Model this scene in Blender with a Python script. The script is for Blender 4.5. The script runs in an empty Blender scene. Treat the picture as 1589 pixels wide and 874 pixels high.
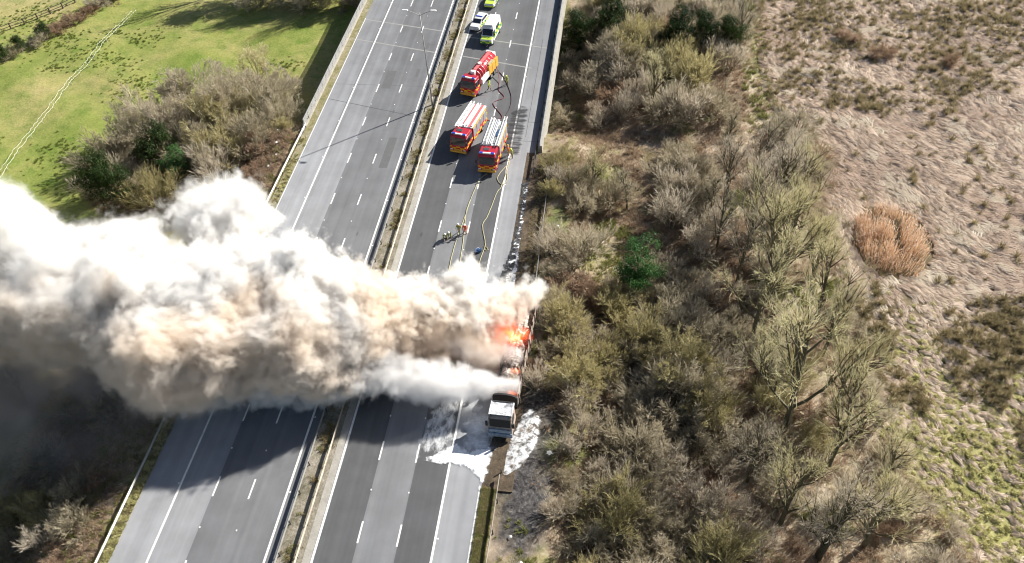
import bpy, bmesh, math, random
import numpy as np
from mathutils import Vector, Matrix, Euler, noise as mnoise

SC = bpy.context.scene
COL = SC.collection
R = math.radians
random.seed(7)
RNG = np.random.default_rng(7)

# ------------------------------------------------------------------ camera, world, sun, exposure
cam_d = bpy.data.cameras.new('camera')
cam = bpy.data.objects.new('camera', cam_d)
COL.objects.link(cam)
_r = Vector((0.9917545, 0.11695921, -0.05237888))
_u = Vector((-0.048077, 0.71843682, 0.69392877))
_f = Vector((-0.11879227, 0.68568877, -0.718136))
cam.matrix_world = Matrix(((_r.x, _u.x, -_f.x, 28.17), (_r.y, _u.y, -_f.y, 0.0), (_r.z, _u.z, -_f.z, 71.678), (0, 0, 0, 1)))
cam_d.sensor_width = 36
cam_d.lens = 29.49
cam_d.clip_start = 0.5
cam_d.clip_end = 6000
SC.camera = cam

SUN_EL, SUN_AZ = R(33.5), math.atan2(0.77, 0.64)      # azimuth clockwise from +Y
world = bpy.data.worlds.new('World')
SC.world = world
world.use_nodes = True
_nt = world.node_tree
_bg = _nt.nodes['Background']
_sky = _nt.nodes.new('ShaderNodeTexSky')
_sky.sky_type = 'NISHITA'
_sky.sun_disc = False
_sky.sun_elevation = SUN_EL
_sky.sun_rotation = SUN_AZ
_nt.links.new(_sky.outputs[0], _bg.inputs[0])
_bg.inputs[1].default_value = 0.05

sun_d = bpy.data.lights.new('sun', 'SUN')
sun_d.energy = 5.0
sun_d.angle = R(0.5)
sun_d.color = (1.0, 0.95, 0.87)
sun = bpy.data.objects.new('sun', sun_d)
COL.objects.link(sun)
_sd = Vector((math.sin(SUN_AZ) * math.cos(SUN_EL), math.cos(SUN_AZ) * math.cos(SUN_EL), math.sin(SUN_EL)))
sun.rotation_euler = (-_sd).to_track_quat('-Z', 'Y').to_euler()
sun.location = (120, 120, 120)

SC.view_settings.view_transform = 'Standard'
SC.view_settings.look = 'None'
SC.view_settings.gamma = 1
SC.view_settings.use_curve_mapping = False
SC.view_settings.exposure = 1.0
cy = SC.cycles
cy.use_denoising = True
cy.denoising_prefilter = 'ACCURATE'
cy.filter_width = 1.1
cy.max_bounces = 12
cy.volume_bounces = 7
cy.diffuse_bounces = 3
cy.volume_step_rate = 1.0
cy.volume_max_steps = 400
cy.transparent_max_bounces = 16
cy.use_adaptive_sampling = True
cy.adaptive_threshold = 0.015


# ------------------------------------------------------------------ materials
def nmat(name):
    m = bpy.data.materials.new(name)
    m.use_nodes = True
    nt = m.node_tree
    b = nt.nodes['Principled BSDF']
    b.inputs['Specular IOR Level'].default_value = 0.3
    return m, nt, b


def N(nt, kind, **kw):
    n = nt.nodes.new(kind)
    for k, v in kw.items():
        if k.startswith('i_'):
            key = k[2:]
            key = int(key) if key.isdigit() else key.replace('_', ' ')
            n.inputs[key].default_value = v
        else:
            setattr(n, k, v)
    return n


def ramp(nt, fac, stops, interp='LINEAR'):
    n = nt.nodes.new('ShaderNodeValToRGB')
    n.color_ramp.interpolation = interp
    els = n.color_ramp.elements
    while len(els) < len(stops):
        els.new(0.5)
    for e, (p, c) in zip(els, stops):
        e.position = p
        e.color = (*c, 1) if len(c) == 3 else c
    nt.links.new(fac, n.inputs[0])
    return n.outputs[0]


def tex(nt, scale, detail=4, rough=0.55, vec=None, dist=0.0):
    n = N(nt, 'ShaderNodeTexNoise', i_Scale=scale, i_Detail=detail, i_Roughness=rough, i_Distortion=dist)
    nt.links.new(vec, n.inputs['Vector'])
    return n.outputs['Fac']


def mixc(nt, fac, a, b, mode='MIX'):
    n = nt.nodes.new('ShaderNodeMix')
    n.data_type = 'RGBA'
    n.blend_type = mode
    for s, v in ((n.inputs[0], fac), (n.inputs[6], a), (n.inputs[7], b)):
        if hasattr(v, 'is_linked'):
            nt.links.new(v, s)
        else:
            s.default_value = v if not isinstance(v, tuple) or len(v) == 4 else (*v, 1)
    return n.outputs[2]


def mathn(nt, op, a, b=None, c=None, clamp=False):
    n = nt.nodes.new('ShaderNodeMath')
    n.operation = op
    n.use_clamp = clamp
    for s, v in zip(n.inputs, (a, b, c)):
        if v is None:
            continue
        if hasattr(v, 'is_linked'):
            nt.links.new(v, s)
        else:
            s.default_value = v
    return n.outputs[0]


def coords(nt, kind='Object', scale=None):
    t = nt.nodes.new('ShaderNodeTexCoord').outputs[kind]
    if scale is None:
        return t
    mp = nt.nodes.new('ShaderNodeMapping')
    mp.inputs['Scale'].default_value = scale
    nt.links.new(t, mp.inputs[0])
    return mp.outputs[0]


def bump(nt, b, h, strength=0.5, dist=0.05):
    n = N(nt, 'ShaderNodeBump', i_Strength=strength, i_Distance=dist)
    nt.links.new(h, n.inputs['Height'])
    nt.links.new(n.outputs[0], b.inputs['Normal'])


def paint(name, col, rough=0.4, metal=0.0, dirt=0.25, scale=3.0, spec=0.5):
    m, nt, b = nmat(name)
    v = coords(nt)
    f = tex(nt, scale, 5, 0.65, v)
    d = tuple(c * (1 - dirt) + 0.08 * dirt for c in col)
    nt.links.new(ramp(nt, f, [(0.35, d), (0.6, col)]), b.inputs['Base Color'])
    b.inputs['Roughness'].default_value = rough
    b.inputs['Metallic'].default_value = metal
    b.inputs['Specular IOR Level'].default_value = spec
    return m


def plant_mat(name, a, b_, rough=0.8, thin=0.0):
    """bark or twig colour, varied from one plant to the next and along it"""
    m, nt, b = nmat(name)
    oi = nt.nodes.new('ShaderNodeObjectInfo')
    v = coords(nt)
    f = tex(nt, 2.2, 3, 0.6, v)
    s = mathn(nt, 'ADD', mathn(nt, 'MULTIPLY', oi.outputs['Random'], 0.65), mathn(nt, 'MULTIPLY', mathn(nt, 'SUBTRACT', f, 0.35), 1.1), clamp=True)
    nt.links.new(ramp(nt, s, [(0.05, a), (0.95, b_)]), b.inputs['Base Color'])
    b.inputs['Roughness'].default_value = rough
    b.inputs['Specular IOR Level'].default_value = 0.15
    if thin:
        tl = nt.nodes.new('ShaderNodeBsdfTranslucent')
        nt.links.new(b.inputs['Base Color'].links[0].from_socket, tl.inputs[0])
        mx = nt.nodes.new('ShaderNodeMixShader')
        mx.inputs[0].default_value = thin
        nt.links.new(b.outputs[0], mx.inputs[1])
        nt.links.new(tl.outputs[0], mx.inputs[2])
        nt.links.new(mx.outputs[0], nt.nodes['Material Output'].inputs['Surface'])
    return m


M = {}
M['white'] = paint('white_paint', (0.78, 0.78, 0.76), 0.35, dirt=0.15)
M['red'] = paint('red_paint', (0.43, 0.018, 0.035), 0.28, dirt=0.3)
M['pinkred'] = paint('faded_red_paint', (0.62, 0.16, 0.16), 0.4, dirt=0.15)
M['yellow'] = paint('yellow_paint', (0.72, 0.40, 0.05), 0.4, dirt=0.3)
M['lime'] = paint('lime_paint', (0.55, 0.72, 0.08), 0.4, dirt=0.1)
M['green'] = paint('green_paint', (0.03, 0.22, 0.06), 0.4)
M['black'] = paint('black_rubber', (0.02, 0.02, 0.022), 0.8, spec=0.2)
M['dark'] = paint('dark_metal', (0.05, 0.05, 0.055), 0.6)
M['silver'] = paint('silver_metal', (0.55, 0.57, 0.6), 0.35, metal=0.6)
M['galv'] = paint('galvanised_steel', (0.42, 0.42, 0.41), 0.5, metal=0.35, scale=1.2)
M['oldrail'] = paint('weathered_steel', (0.42, 0.37, 0.29), 0.6, metal=0.1, scale=0.8, dirt=0.5)
M['glass'] = paint('dark_glass', (0.012, 0.016, 0.025), 0.08, spec=0.8, dirt=0)
M['blue'] = paint('blue_lens', (0.02, 0.06, 0.5), 0.2)
M['orange'] = paint('orange_fabric', (0.75, 0.13, 0.02), 0.8)
M['hivis'] = paint('hivis_fabric', (0.52, 0.66, 0.10), 0.8)
M['tan'] = paint('tan_fabric', (0.22, 0.19, 0.09), 0.9)
M['olive'] = paint('olive_fabric', (0.27, 0.31, 0.06), 0.9)
M['skin'] = paint('skin', (0.55, 0.33, 0.24), 0.6, dirt=0.05)
M['wood'] = paint('dark_wood', (0.06, 0.045, 0.03), 0.9, scale=6)
M['tape'] = paint('white_tape', (0.55, 0.60, 0.47), 0.7, dirt=0.3, scale=1.0)
M['bluebag'] = paint('blue_plastic', (0.02, 0.08, 0.22), 0.5)
M['hosered'] = paint('red_hose', (0.20, 0.03, 0.04), 0.7)
M['hosedark'] = paint('dark_hose', (0.05, 0.025, 0.03), 0.7)
M['hoseyel'] = paint('yellow_hose', (0.42, 0.39, 0.22), 0.7)
M['litter'] = paint('white_litter', (0.75, 0.76, 0.75), 0.6)
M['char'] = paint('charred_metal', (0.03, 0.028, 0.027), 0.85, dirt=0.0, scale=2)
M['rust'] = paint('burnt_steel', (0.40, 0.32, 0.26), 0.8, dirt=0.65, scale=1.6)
M['ash'] = paint('pale_ash', (0.74, 0.75, 0.77), 0.8, dirt=0.6, scale=1.5)
M['foamroof'] = paint('foamed_ash', (0.76, 0.78, 0.82), 0.7, dirt=0.8, scale=1.9)
M['foamcab'] = paint('foam_wet_steel', (0.34, 0.41, 0.50), 0.3, dirt=0.75, scale=2.2)


def checker_mat(name, c1, c2, sy, sz):
    m, nt, b = nmat(name)
    v = coords(nt)
    s = nt.nodes.new('ShaderNodeSeparateXYZ')
    nt.links.new(v, s.inputs[0])
    a = mathn(nt, 'FLOOR', mathn(nt, 'MULTIPLY', mathn(nt, 'ADD', s.outputs['X'], s.outputs['Y']), 1 / sy))
    z = mathn(nt, 'FLOOR', mathn(nt, 'MULTIPLY', s.outputs['Z'], 1 / sz))
    k = mathn(nt, 'PINGPONG', mathn(nt, 'ADD', a, z), 1.0)
    nt.links.new(mixc(nt, k, c1, c2), b.inputs['Base Color'])
    b.inputs['Roughness'].default_value = 0.4
    return m


M['chk_ry'] = checker_mat('red_yellow_squares', (0.78, 0.46, 0.03), (0.50, 0.02, 0.02), 0.62, 0.42)
M['chk_gy'] = checker_mat('green_yellow_squares', (0.62, 0.75, 0.08), (0.03, 0.25, 0.07), 0.62, 0.42)
M['chk_by'] = checker_mat('blue_yellow_squares', (0.62, 0.75, 0.08), (0.03, 0.07, 0.33), 0.62, 0.35)


def asphalt(name, stops, x0, x1):
    m, nt, b = nmat(name)
    v = coords(nt)
    s = nt.nodes.new('ShaderNodeSeparateXYZ')
    nt.links.new(v, s.inputs[0])
    wob = mathn(nt, 'MULTIPLY', mathn(nt, 'SUBTRACT', tex(nt, 0.05, 2, 0.5, v), 0.5), 0.3)
    u = mathn(nt, 'DIVIDE', mathn(nt, 'SUBTRACT', mathn(nt, 'ADD', s.outputs['X'], wob), x0), x1 - x0)
    low = ramp(nt, u, [((p - x0) / (x1 - x0), (c * .97, c * 1.0, c * 1.05)) for p, c, _ in stops], 'CONSTANT')
    up = ramp(nt, u, [((p - x0) / (x1 - x0), (c * .97, c * 1.0, c * 1.05)) for p, _, c in stops], 'CONSTANT')
    yk = mathn(nt, 'MULTIPLY', mathn(nt, 'SUBTRACT', s.outputs['Y'], 90), 0.03, clamp=True)
    base = mixc(nt, yk, low, up)
    streak = tex(nt, 1.0, 3, 0.5, coords(nt, scale=(1.3, 0.012, 1)))
    base = mixc(nt, 1.0, base, ramp(nt, streak, [(0.3, (0.86, 0.86, 0.87)), (0.7, (1.1, 1.1, 1.1))]), 'MULTIPLY')
    blot = tex(nt, 0.25, 5, 0.65, v)
    base = mixc(nt, 1.0, base, ramp(nt, blot, [(0.3, (0.86, 0.85, 0.84)), (0.7, (1.1, 1.1, 1.1))]), 'MULTIPLY')
    grit = tex(nt, 18, 2, 0.7, v)
    base = mixc(nt, 1.0, base, ramp(nt, grit, [(0.3, (0.85, 0.85, 0.85)), (0.7, (1.12, 1.12, 1.12))]), 'MULTIPLY')
    # oil drips and patched repairs
    pt = N(nt, 'ShaderNodeTexVoronoi', i_Scale=0.35)
    nt.links.new(coords(nt, scale=(1, 0.35, 1)), pt.inputs['Vector'])
    spot = ramp(nt, pt.outputs['Distance'], [(0.03, (0.5, 0.5, 0.5)), (0.07, (1, 1, 1))])
    base = mixc(nt, 0.6, base, spot, 'MULTIPLY')
    nt.links.new(base, b.inputs['Base Color'])
    b.inputs['Roughness'].default_value = 0.85
    bump(nt, b, grit, 0.3, 0.01)
    return m


# lanes: (left edge x, tone near the fire, tone on the bridge)
M['asph_l'] = asphalt('asphalt_west', [(-19, .30, .205), (-13.1, .27, .19), (-9.6, .165, .15), (-5.8, .165, .145)], -19, -1)
M['asph_r'] = asphalt('asphalt_east', [(1, .2, .2), (2.3, .10, .11), (5.9, .19, .125), (9.65, .10, .11), (13.1, .28, .20)], 1, 19)


def line_mat():
    m, nt, b = nmat('road_paint')
    v = coords(nt)
    f = tex(nt, 3.0, 6, 0.7, coords(nt, 'Object', (1, 1, 1)))
    nt.links.new(ramp(nt, f, [(0.30, (0.30, 0.30, 0.30)), (0.45, (0.72, 0.72, 0.70))]), b.inputs['Base Color'])
    b.inputs['Roughness'].default_value = 0.6
    return m


M['line'] = line_mat()


def concrete(name, col, var=0.3):
    m, nt, b = nmat(name)
    v = coords(nt)
    f = tex(nt, 0.9, 7, 0.7, v)
    g = tex(nt, 9, 4, 0.7, v)
    base = ramp(nt, f, [(0.3, tuple(c * (1 - var) for c in col)), (0.65, col)])
    base = mixc(nt, 1.0, base, ramp(nt, g, [(0.3, (0.8, 0.79, 0.76)), (0.7, (1.08, 1.08, 1.08))]), 'MULTIPLY')
    nt.links.new(base, b.inputs['Base Color'])
    b.inputs['Roughness'].default_value = 0.9
    bump(nt, b, g, 0.4, 0.02)
    return m


M['concrete'] = concrete('concrete', (0.40, 0.385, 0.35))
M['joint'] = concrete('joint_concrete', (0.30, 0.30, 0.29), 0.15)


def soil(name, a, b_, c, sc=0.7):
    m, nt, b = nmat(name)
    v = coords(nt)
    f = tex(nt, sc, 8, 0.72, v)
    g = tex(nt, sc * 9, 5, 0.7, v)
    base = ramp(nt, f, [(0.3, a), (0.5, b_), (0.68, c)])
    base = mixc(nt, 1.0, base, ramp(nt, g, [(0.3, (0.55, 0.55, 0.55)), (0.7, (1.25, 1.25, 1.25))]), 'MULTIPLY')
    nt.links.new(base, b.inputs['Base Color'])
    b.inputs['Roughness'].default_value = 0.95
    bump(nt, b, g, 0.8, 0.08)
    return m


M['median'] = soil('median_soil', (0.09, 0.085, 0.05), (0.24, 0.215, 0.165), (0.33, 0.30, 0.25), 0.5)
M['vergetan'] = soil('gritty_verge', (0.10, 0.11, 0.035), (0.24, 0.215, 0.11), (0.34, 0.31, 0.24), 0.6)
M['verge'] = soil('verge_grass', (0.12, 0.15, 0.04), (0.22, 0.24, 0.08), (0.32, 0.29, 0.15), 0.8)
M['burntverge'] = soil('burnt_verge', (0.03, 0.025, 0.02), (0.10, 0.075, 0.05), (0.17, 0.13, 0.09), 1.2)
M['rubble'] = soil('wet_ash', (0.02, 0.02, 0.022), (0.06, 0.06, 0.065), (0.3, 0.3, 0.3), 1.6)


def ground_mat():
    m, nt, b = nmat('ground')
    v = coords(nt)
    at = N(nt, 'ShaderNodeVertexColor', layer_name='zone')
    sp = nt.nodes.new('ShaderNodeSeparateColor')
    nt.links.new(at.outputs['Color'], sp.inputs[0])
    marsh, scrub, scorch = sp.outputs[0], sp.outputs[1], sp.outputs[2]
    big = tex(nt, 0.045, 5, 0.55, v, 0.3)
    mid = tex(nt, 0.35, 6, 0.65, v)
    fine = tex(nt, 2.6, 6, 0.75, v)
    # pasture
    fld = ramp(nt, big, [(0.3, (0.15, 0.205, 0.042)), (0.42, (0.222, 0.25, 0.07)), (0.55, (0.30, 0.285, 0.11)), (0.70, (0.345, 0.295, 0.15))])
    fld = mixc(nt, 1.0, fld, ramp(nt, mid, [(0.32, (0.62, 0.78, 0.55)), (0.5, (1, 1, 1)), (0.7, (1.16, 1.08, 1.1))]), 'MULTIPLY')
    # scrub floor: dead stalks, leaf litter, a little grass
    scr = ramp(nt, mid, [(0.28, (0.13, 0.11, 0.06)), (0.42, (0.22, 0.19, 0.10)), (0.52, (0.31, 0.245, 0.175)), (0.66, (0.40, 0.33, 0.25))])
    scr = mixc(nt, ramp(nt, tex(nt, 0.16, 3, 0.5, v), [(0.52, (0, 0, 0)), (0.68, (1, 1, 1))]), scr, (0.17, 0.19, 0.055, 1))
    # marsh: dark thatch, darkened further so reed gaps look shaded; green wet places
    ms = ramp(nt, mid, [(0.28, (0.07, 0.055, 0.03)), (0.5, (0.15, 0.12, 0.075)), (0.7, (0.30, 0.25, 0.17))])
    ms = mixc(nt, at.outputs['Alpha'], ms, ramp(nt, mid, [(0.3, (0.16, 0.16, 0.05)), (0.55, (0.36, 0.35, 0.14)), (0.75, (0.46, 0.42, 0.23))]))
    sx_ = nt.nodes.new('ShaderNodeSeparateXYZ')
    nt.links.new(v, sx_.inputs[0])
    east = mathn(nt, 'MULTIPLY', mathn(nt, 'SUBTRACT', sx_.outputs['X'], 37), .12, clamp=True)
    scr = mixc(nt, east, scr, ramp(nt, mid, [(0.28, (0.24, 0.195, 0.12)), (0.45, (0.38, 0.32, 0.225)), (0.6, (0.50, 0.42, 0.325)), (0.72, (0.42, 0.40, 0.20))]))
    c = mixc(nt, scrub, fld, scr)
    c = mixc(nt, marsh, c, ms)
    c = mixc(nt, scorch, c, ramp(nt, fine, [(0.35, (0.022, 0.022, 0.024)), (0.6, (0.09, 0.085, 0.085)), (0.75, (0.22, 0.21, 0.20))]))
    c = mixc(nt, 1.0, c, ramp(nt, fine, [(0.3, (0.66, 0.66, 0.64)), (0.7, (1.2, 1.2, 1.2))]), 'MULTIPLY')
    nt.links.new(c, b.inputs['Base Color'])
    b.inputs['Roughness'].default_value = 0.95
    b.inputs['Specular IOR Level'].default_value = 0.1
    bump(nt, b, fine, 0.7, 0.12)
    return m


M['ground'] = ground_mat()

M['tw_grey'] = plant_mat('grey_twigs', (0.36, 0.315, 0.215), (0.60, 0.535, 0.41), thin=.42)
M['tw_olive'] = plant_mat('olive_twigs', (0.34, 0.30, 0.145), (0.56, 0.50, 0.28), thin=.42)
M['tw_brown'] = plant_mat('brown_twigs', (0.30, 0.205, 0.13), (0.48, 0.355, 0.26), thin=.42)
M['tw_pale'] = plant_mat('pale_twigs', (0.48, 0.42, 0.325), (0.68, 0.61, 0.50), thin=.42)
M['tw_yellow'] = plant_mat('catkin_twigs', (0.58, 0.53, 0.31), (0.76, 0.71, 0.46), thin=.42)
M['bark'] = plant_mat('grey_bark', (0.20, 0.175, 0.12), (0.38, 0.335, 0.25))
M['darkbark'] = plant_mat('dark_bark', (0.085, 0.08, 0.05), (0.17, 0.155, 0.10))
M['lichen'] = plant_mat('lichen_bark', (0.46, 0.42, 0.24), (0.66, 0.61, 0.43))
M['leaf'] = plant_mat('ivy_leaves', (0.05, 0.13, 0.035), (0.11, 0.22, 0.075), 0.45, thin=.42)
M['leafdark'] = plant_mat('dark_leaves', (0.018, 0.04, 0.012), (0.05, 0.08, 0.02), 0.5, thin=.42)
M['reed'] = plant_mat('bleached_reed', (0.66, 0.55, 0.45), (0.86, 0.76, 0.65), thin=.42)
M['reedpink'] = plant_mat('brown_reed', (0.54, 0.43, 0.34), (0.74, 0.62, 0.52), thin=.42)
M['reedwhite'] = plant_mat('white_reed', (0.62, 0.54, 0.43), (0.80, 0.73, 0.62), thin=.42)
M['rush'] = plant_mat('olive_rush', (0.20, 0.165, 0.085), (0.42, 0.35, 0.20), thin=.42)
M['rushgreen'] = plant_mat('green_rush', (0.46, 0.44, 0.19), (0.66, 0.62, 0.34), thin=.42)
M['orangereed'] = plant_mat('orange_reed', (0.64, 0.42, 0.26), (0.80, 0.60, 0.42), thin=.42)
M['blossom'] = plant_mat('white_blossom', (0.7, 0.68, 0.62), (0.85, 0.83, 0.8), thin=.42)
M['deadstalk'] = plant_mat('dead_stalks', (0.28, 0.20, 0.13), (0.54, 0.43, 0.32), thin=.42)
M['pasturegrass'] = plant_mat('pasture_grass', (0.12, 0.17, 0.03), (0.2, 0.24, 0.05), thin=.42)
M['grassblade'] = plant_mat('grass_blades', (0.17, 0.19, 0.05), (0.33, 0.32, 0.12), thin=.42)


# ------------------------------------------------------------------ object helpers
def tag(o, label=None, cat=None, group=None, kind=None):
    if label:
        o['label'] = label
    if cat:
        o['category'] = cat
    if group:
        o['group'] = group
    if kind:
        o['kind'] = kind
    return o


def empty(name, loc=(0, 0, 0), rz=0.0, label=None, cat=None, group=None):
    o = bpy.data.objects.new(name, None)
    COL.objects.link(o)
    o.location = loc
    o.rotation_euler = (0, 0, rz)
    return tag(o, label, cat, group)


def copy_tree(o, parent=None):
    c = o.copy()
    COL.objects.link(c)
    c.parent = parent
    for ch in KIDS.get(o.name, []):
        copy_tree(ch, c)
    return c


KIDS = {}


class MB:
    """collects boxes, tubes, prisms; build() links them as ONE mesh object"""

    def __init__(self):
        self.v, self.f, self.m = [], [], []

    def add(self, vs, fs, m=0):
        n = len(self.v)
        self.v += [tuple(p) for p in vs]
        self.f += [tuple(i + n for i in f) for f in fs]
        self.m += [m] * len(fs)
        return self

    def box(self, x0, x1, y0, y1, z0, z1, m=0):
        vs = [(x, y, z) for z in (z0, z1) for y in (y0, y1) for x in (x0, x1)]
        return self.add(vs, [(0, 2, 3, 1), (4, 5, 7, 6), (0, 1, 5, 4), (2, 6, 7, 3), (0, 4, 6, 2), (1, 3, 7, 5)], m)

    def quad(self, a, b, c, d, m=0):
        return self.add([a, b, c, d], [(0, 1, 2, 3)], m)

    def prism_x(self, prof, x0, x1, m=0, inset=None):
        """profile in (y,z), extruded in x; inset = function(y,z)->dx pulled in on both sides"""
        k = len(prof)
        g = inset or (lambda y, z: 0)
        vs = [(x0 + g(y, z), y, z) for y, z in prof] + [(x1 - g(y, z), y, z) for y, z in prof]
        fs = [tuple(range(k)), tuple(range(2 * k - 1, k - 1, -1))]
        fs += [(i, i + k, (i + 1) % k + k, (i + 1) % k) for i in range(k)]
        return self.add(vs, fs, m)

    def tube(self, p0, p1, r0, r1=None, n=8, m=0, caps=True):
        p0, p1 = Vector(p0), Vector(p1)
        r1 = r0 if r1 is None else r1
        d = p1 - p0
        if d.length < 1e-6:
            return self
        d.normalize()
        a = d.orthogonal().normalized()
        b = d.cross(a)
        vs = []
        for p, r in ((p0, r0), (p1, r1)):
            for i in range(n):
                t = 2 * math.pi * i / n
                vs.append(p + (a * math.cos(t) + b * math.sin(t)) * r)
        fs = [(i, (i + 1) % n, (i + 1) % n + n, i + n) for i in range(n)]
        if caps:
            fs += [tuple(range(n - 1, -1, -1)), tuple(range(n, 2 * n))]
        return self.add(vs, fs, m)

    def path(self, pts, r, n=6, m=0):
        pts = [Vector(p) for p in pts]
        k = len(pts)
        vs, fs = [], []
        for i, p in enumerate(pts):
            d = (pts[min(i + 1, k - 1)] - pts[max(i - 1, 0)]).normalized()
            a = d.cross(Vector((0, 0, 1)))
            a = a.normalized() if a.length > 1e-3 else Vector((1, 0, 0))
            b = a.cross(d)
            for j in range(n):
                t = 2 * math.pi * j / n
                vs.append(p + (a * math.cos(t) + b * math.sin(t)) * r)
        for i in range(k - 1):
            for j in range(n):
                fs.append((i * n + j, i * n + (j + 1) % n, (i + 1) * n + (j + 1) % n, (i + 1) * n + j))
        return self.add(vs, fs, m)

    def ball(self, c, r, seg=10, rings=7, m=0, half=False):
        c = Vector(c)
        r = (r, r, r) if not hasattr(r, '__len__') else r
        vs, fs = [], []
        for i in range(rings + 1):
            th = math.pi * (0.5 if half else 1.0) * i / rings
            for j in range(seg):
                ph = 2 * math.pi * j / seg
                vs.append((c.x + r[0] * math.sin(th) * math.cos(ph), c.y + r[1] * math.sin(th) * math.sin(ph), c.z + r[2] * math.cos(th)))
        for i in range(rings):
            for j in range(seg):
                fs.append((i * seg + j, (i + 1) * seg + j, (i + 1) * seg + (j + 1) % seg, i * seg + (j + 1) % seg))
        return self.add(vs, fs, m)

    def mesh(self, name, mats, bevel=0.0, smooth=False):
        me = bpy.data.meshes.new(name)
        me.from_pydata(self.v, [], self.f)
        for mt in (mats if isinstance(mats, (list, tuple)) else [mats]):
            me.materials.append(mt)
        if any(self.m):
            me.polygons.foreach_set('material_index', self.m)
        if bevel:
            bm = bmesh.new()
            bm.from_mesh(me)
            bmesh.ops.remove_doubles(bm, verts=bm.verts, dist=1e-4)
            bmesh.ops.recalc_face_normals(bm, faces=bm.faces)
            bmesh.ops.bevel(bm, geom=[e for e in bm.edges if len(e.link_faces) == 2 and e.calc_face_angle(0) > 0.4], offset=bevel, segments=2, affect='EDGES', clamp_overlap=True)
            bm.to_mesh(me)
            bm.free()
        if smooth:
            me.polygons.foreach_set('use_smooth', [True] * len(me.polygons))
        me.update()
        return me

    def build(self, name, mats, parent=None, bevel=0.0, smooth=False, **kw):
        me = self.mesh(name, mats, bevel, smooth)
        return link(name, me, parent, **kw)


def link(name, me, parent=None, **kw):
    o = bpy.data.objects.new(name, me)
    COL.objects.link(o)
    if parent is not None:
        o.parent = parent
        KIDS.setdefault(parent.name, []).append(o)
    return tag(o, **kw)


# ------------------------------------------------------------------ terrain
def ss(a, b, t):
    t = np.clip((np.asarray(t, float) - a) / (b - a), 0, 1)
    return t * t * (3 - 2 * t)


def gz(x, y, bumps=True):
    x = np.asarray(x, float)
    y = np.asarray(y, float)
    br = ss(97, 107, y) * (1 - ss(190, 200, y))
    left = ss(18.9, 33, -x)
    right = ss(19.9, 29, x)
    z = -0.16 * (1 - br) - 6.8 * br
    z = z * (1 - left) * (1 - right) + left * (-6.8) + right * (-3.6)
    if bumps:
        amp = np.maximum(ss(20, 26, np.abs(x)), br)
        z = z + amp * (0.25 * np.sin(x * 0.31 + 1.7 * np.sin(y * 0.11)) * np.sin(y * 0.27 + 1.3) + 0.5 * np.sin(x * 0.05 + 2) * np.sin(y * 0.045)
                       + 0.09 * np.sin(x * 1.3 + y * 0.9) * np.sin(y * 1.1 - x * 0.4))
    return z


def G(x, y):
    return float(gz(x, y))


EDGE_Y = [-20, 39, 46.4, 52.2, 58.8, 68, 76.4, 87, 96.7, 103, 113.8, 131, 150, 220]
EDGE_X = [75, 62.7, 59.8, 57.5, 57.7, 56.5, 56.3, 56.3, 57.6, 54, 51.0, 51, 52.6, 56]


def marsh_edge(y):
    return np.interp(y, EDGE_Y, EDGE_X)


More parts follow.
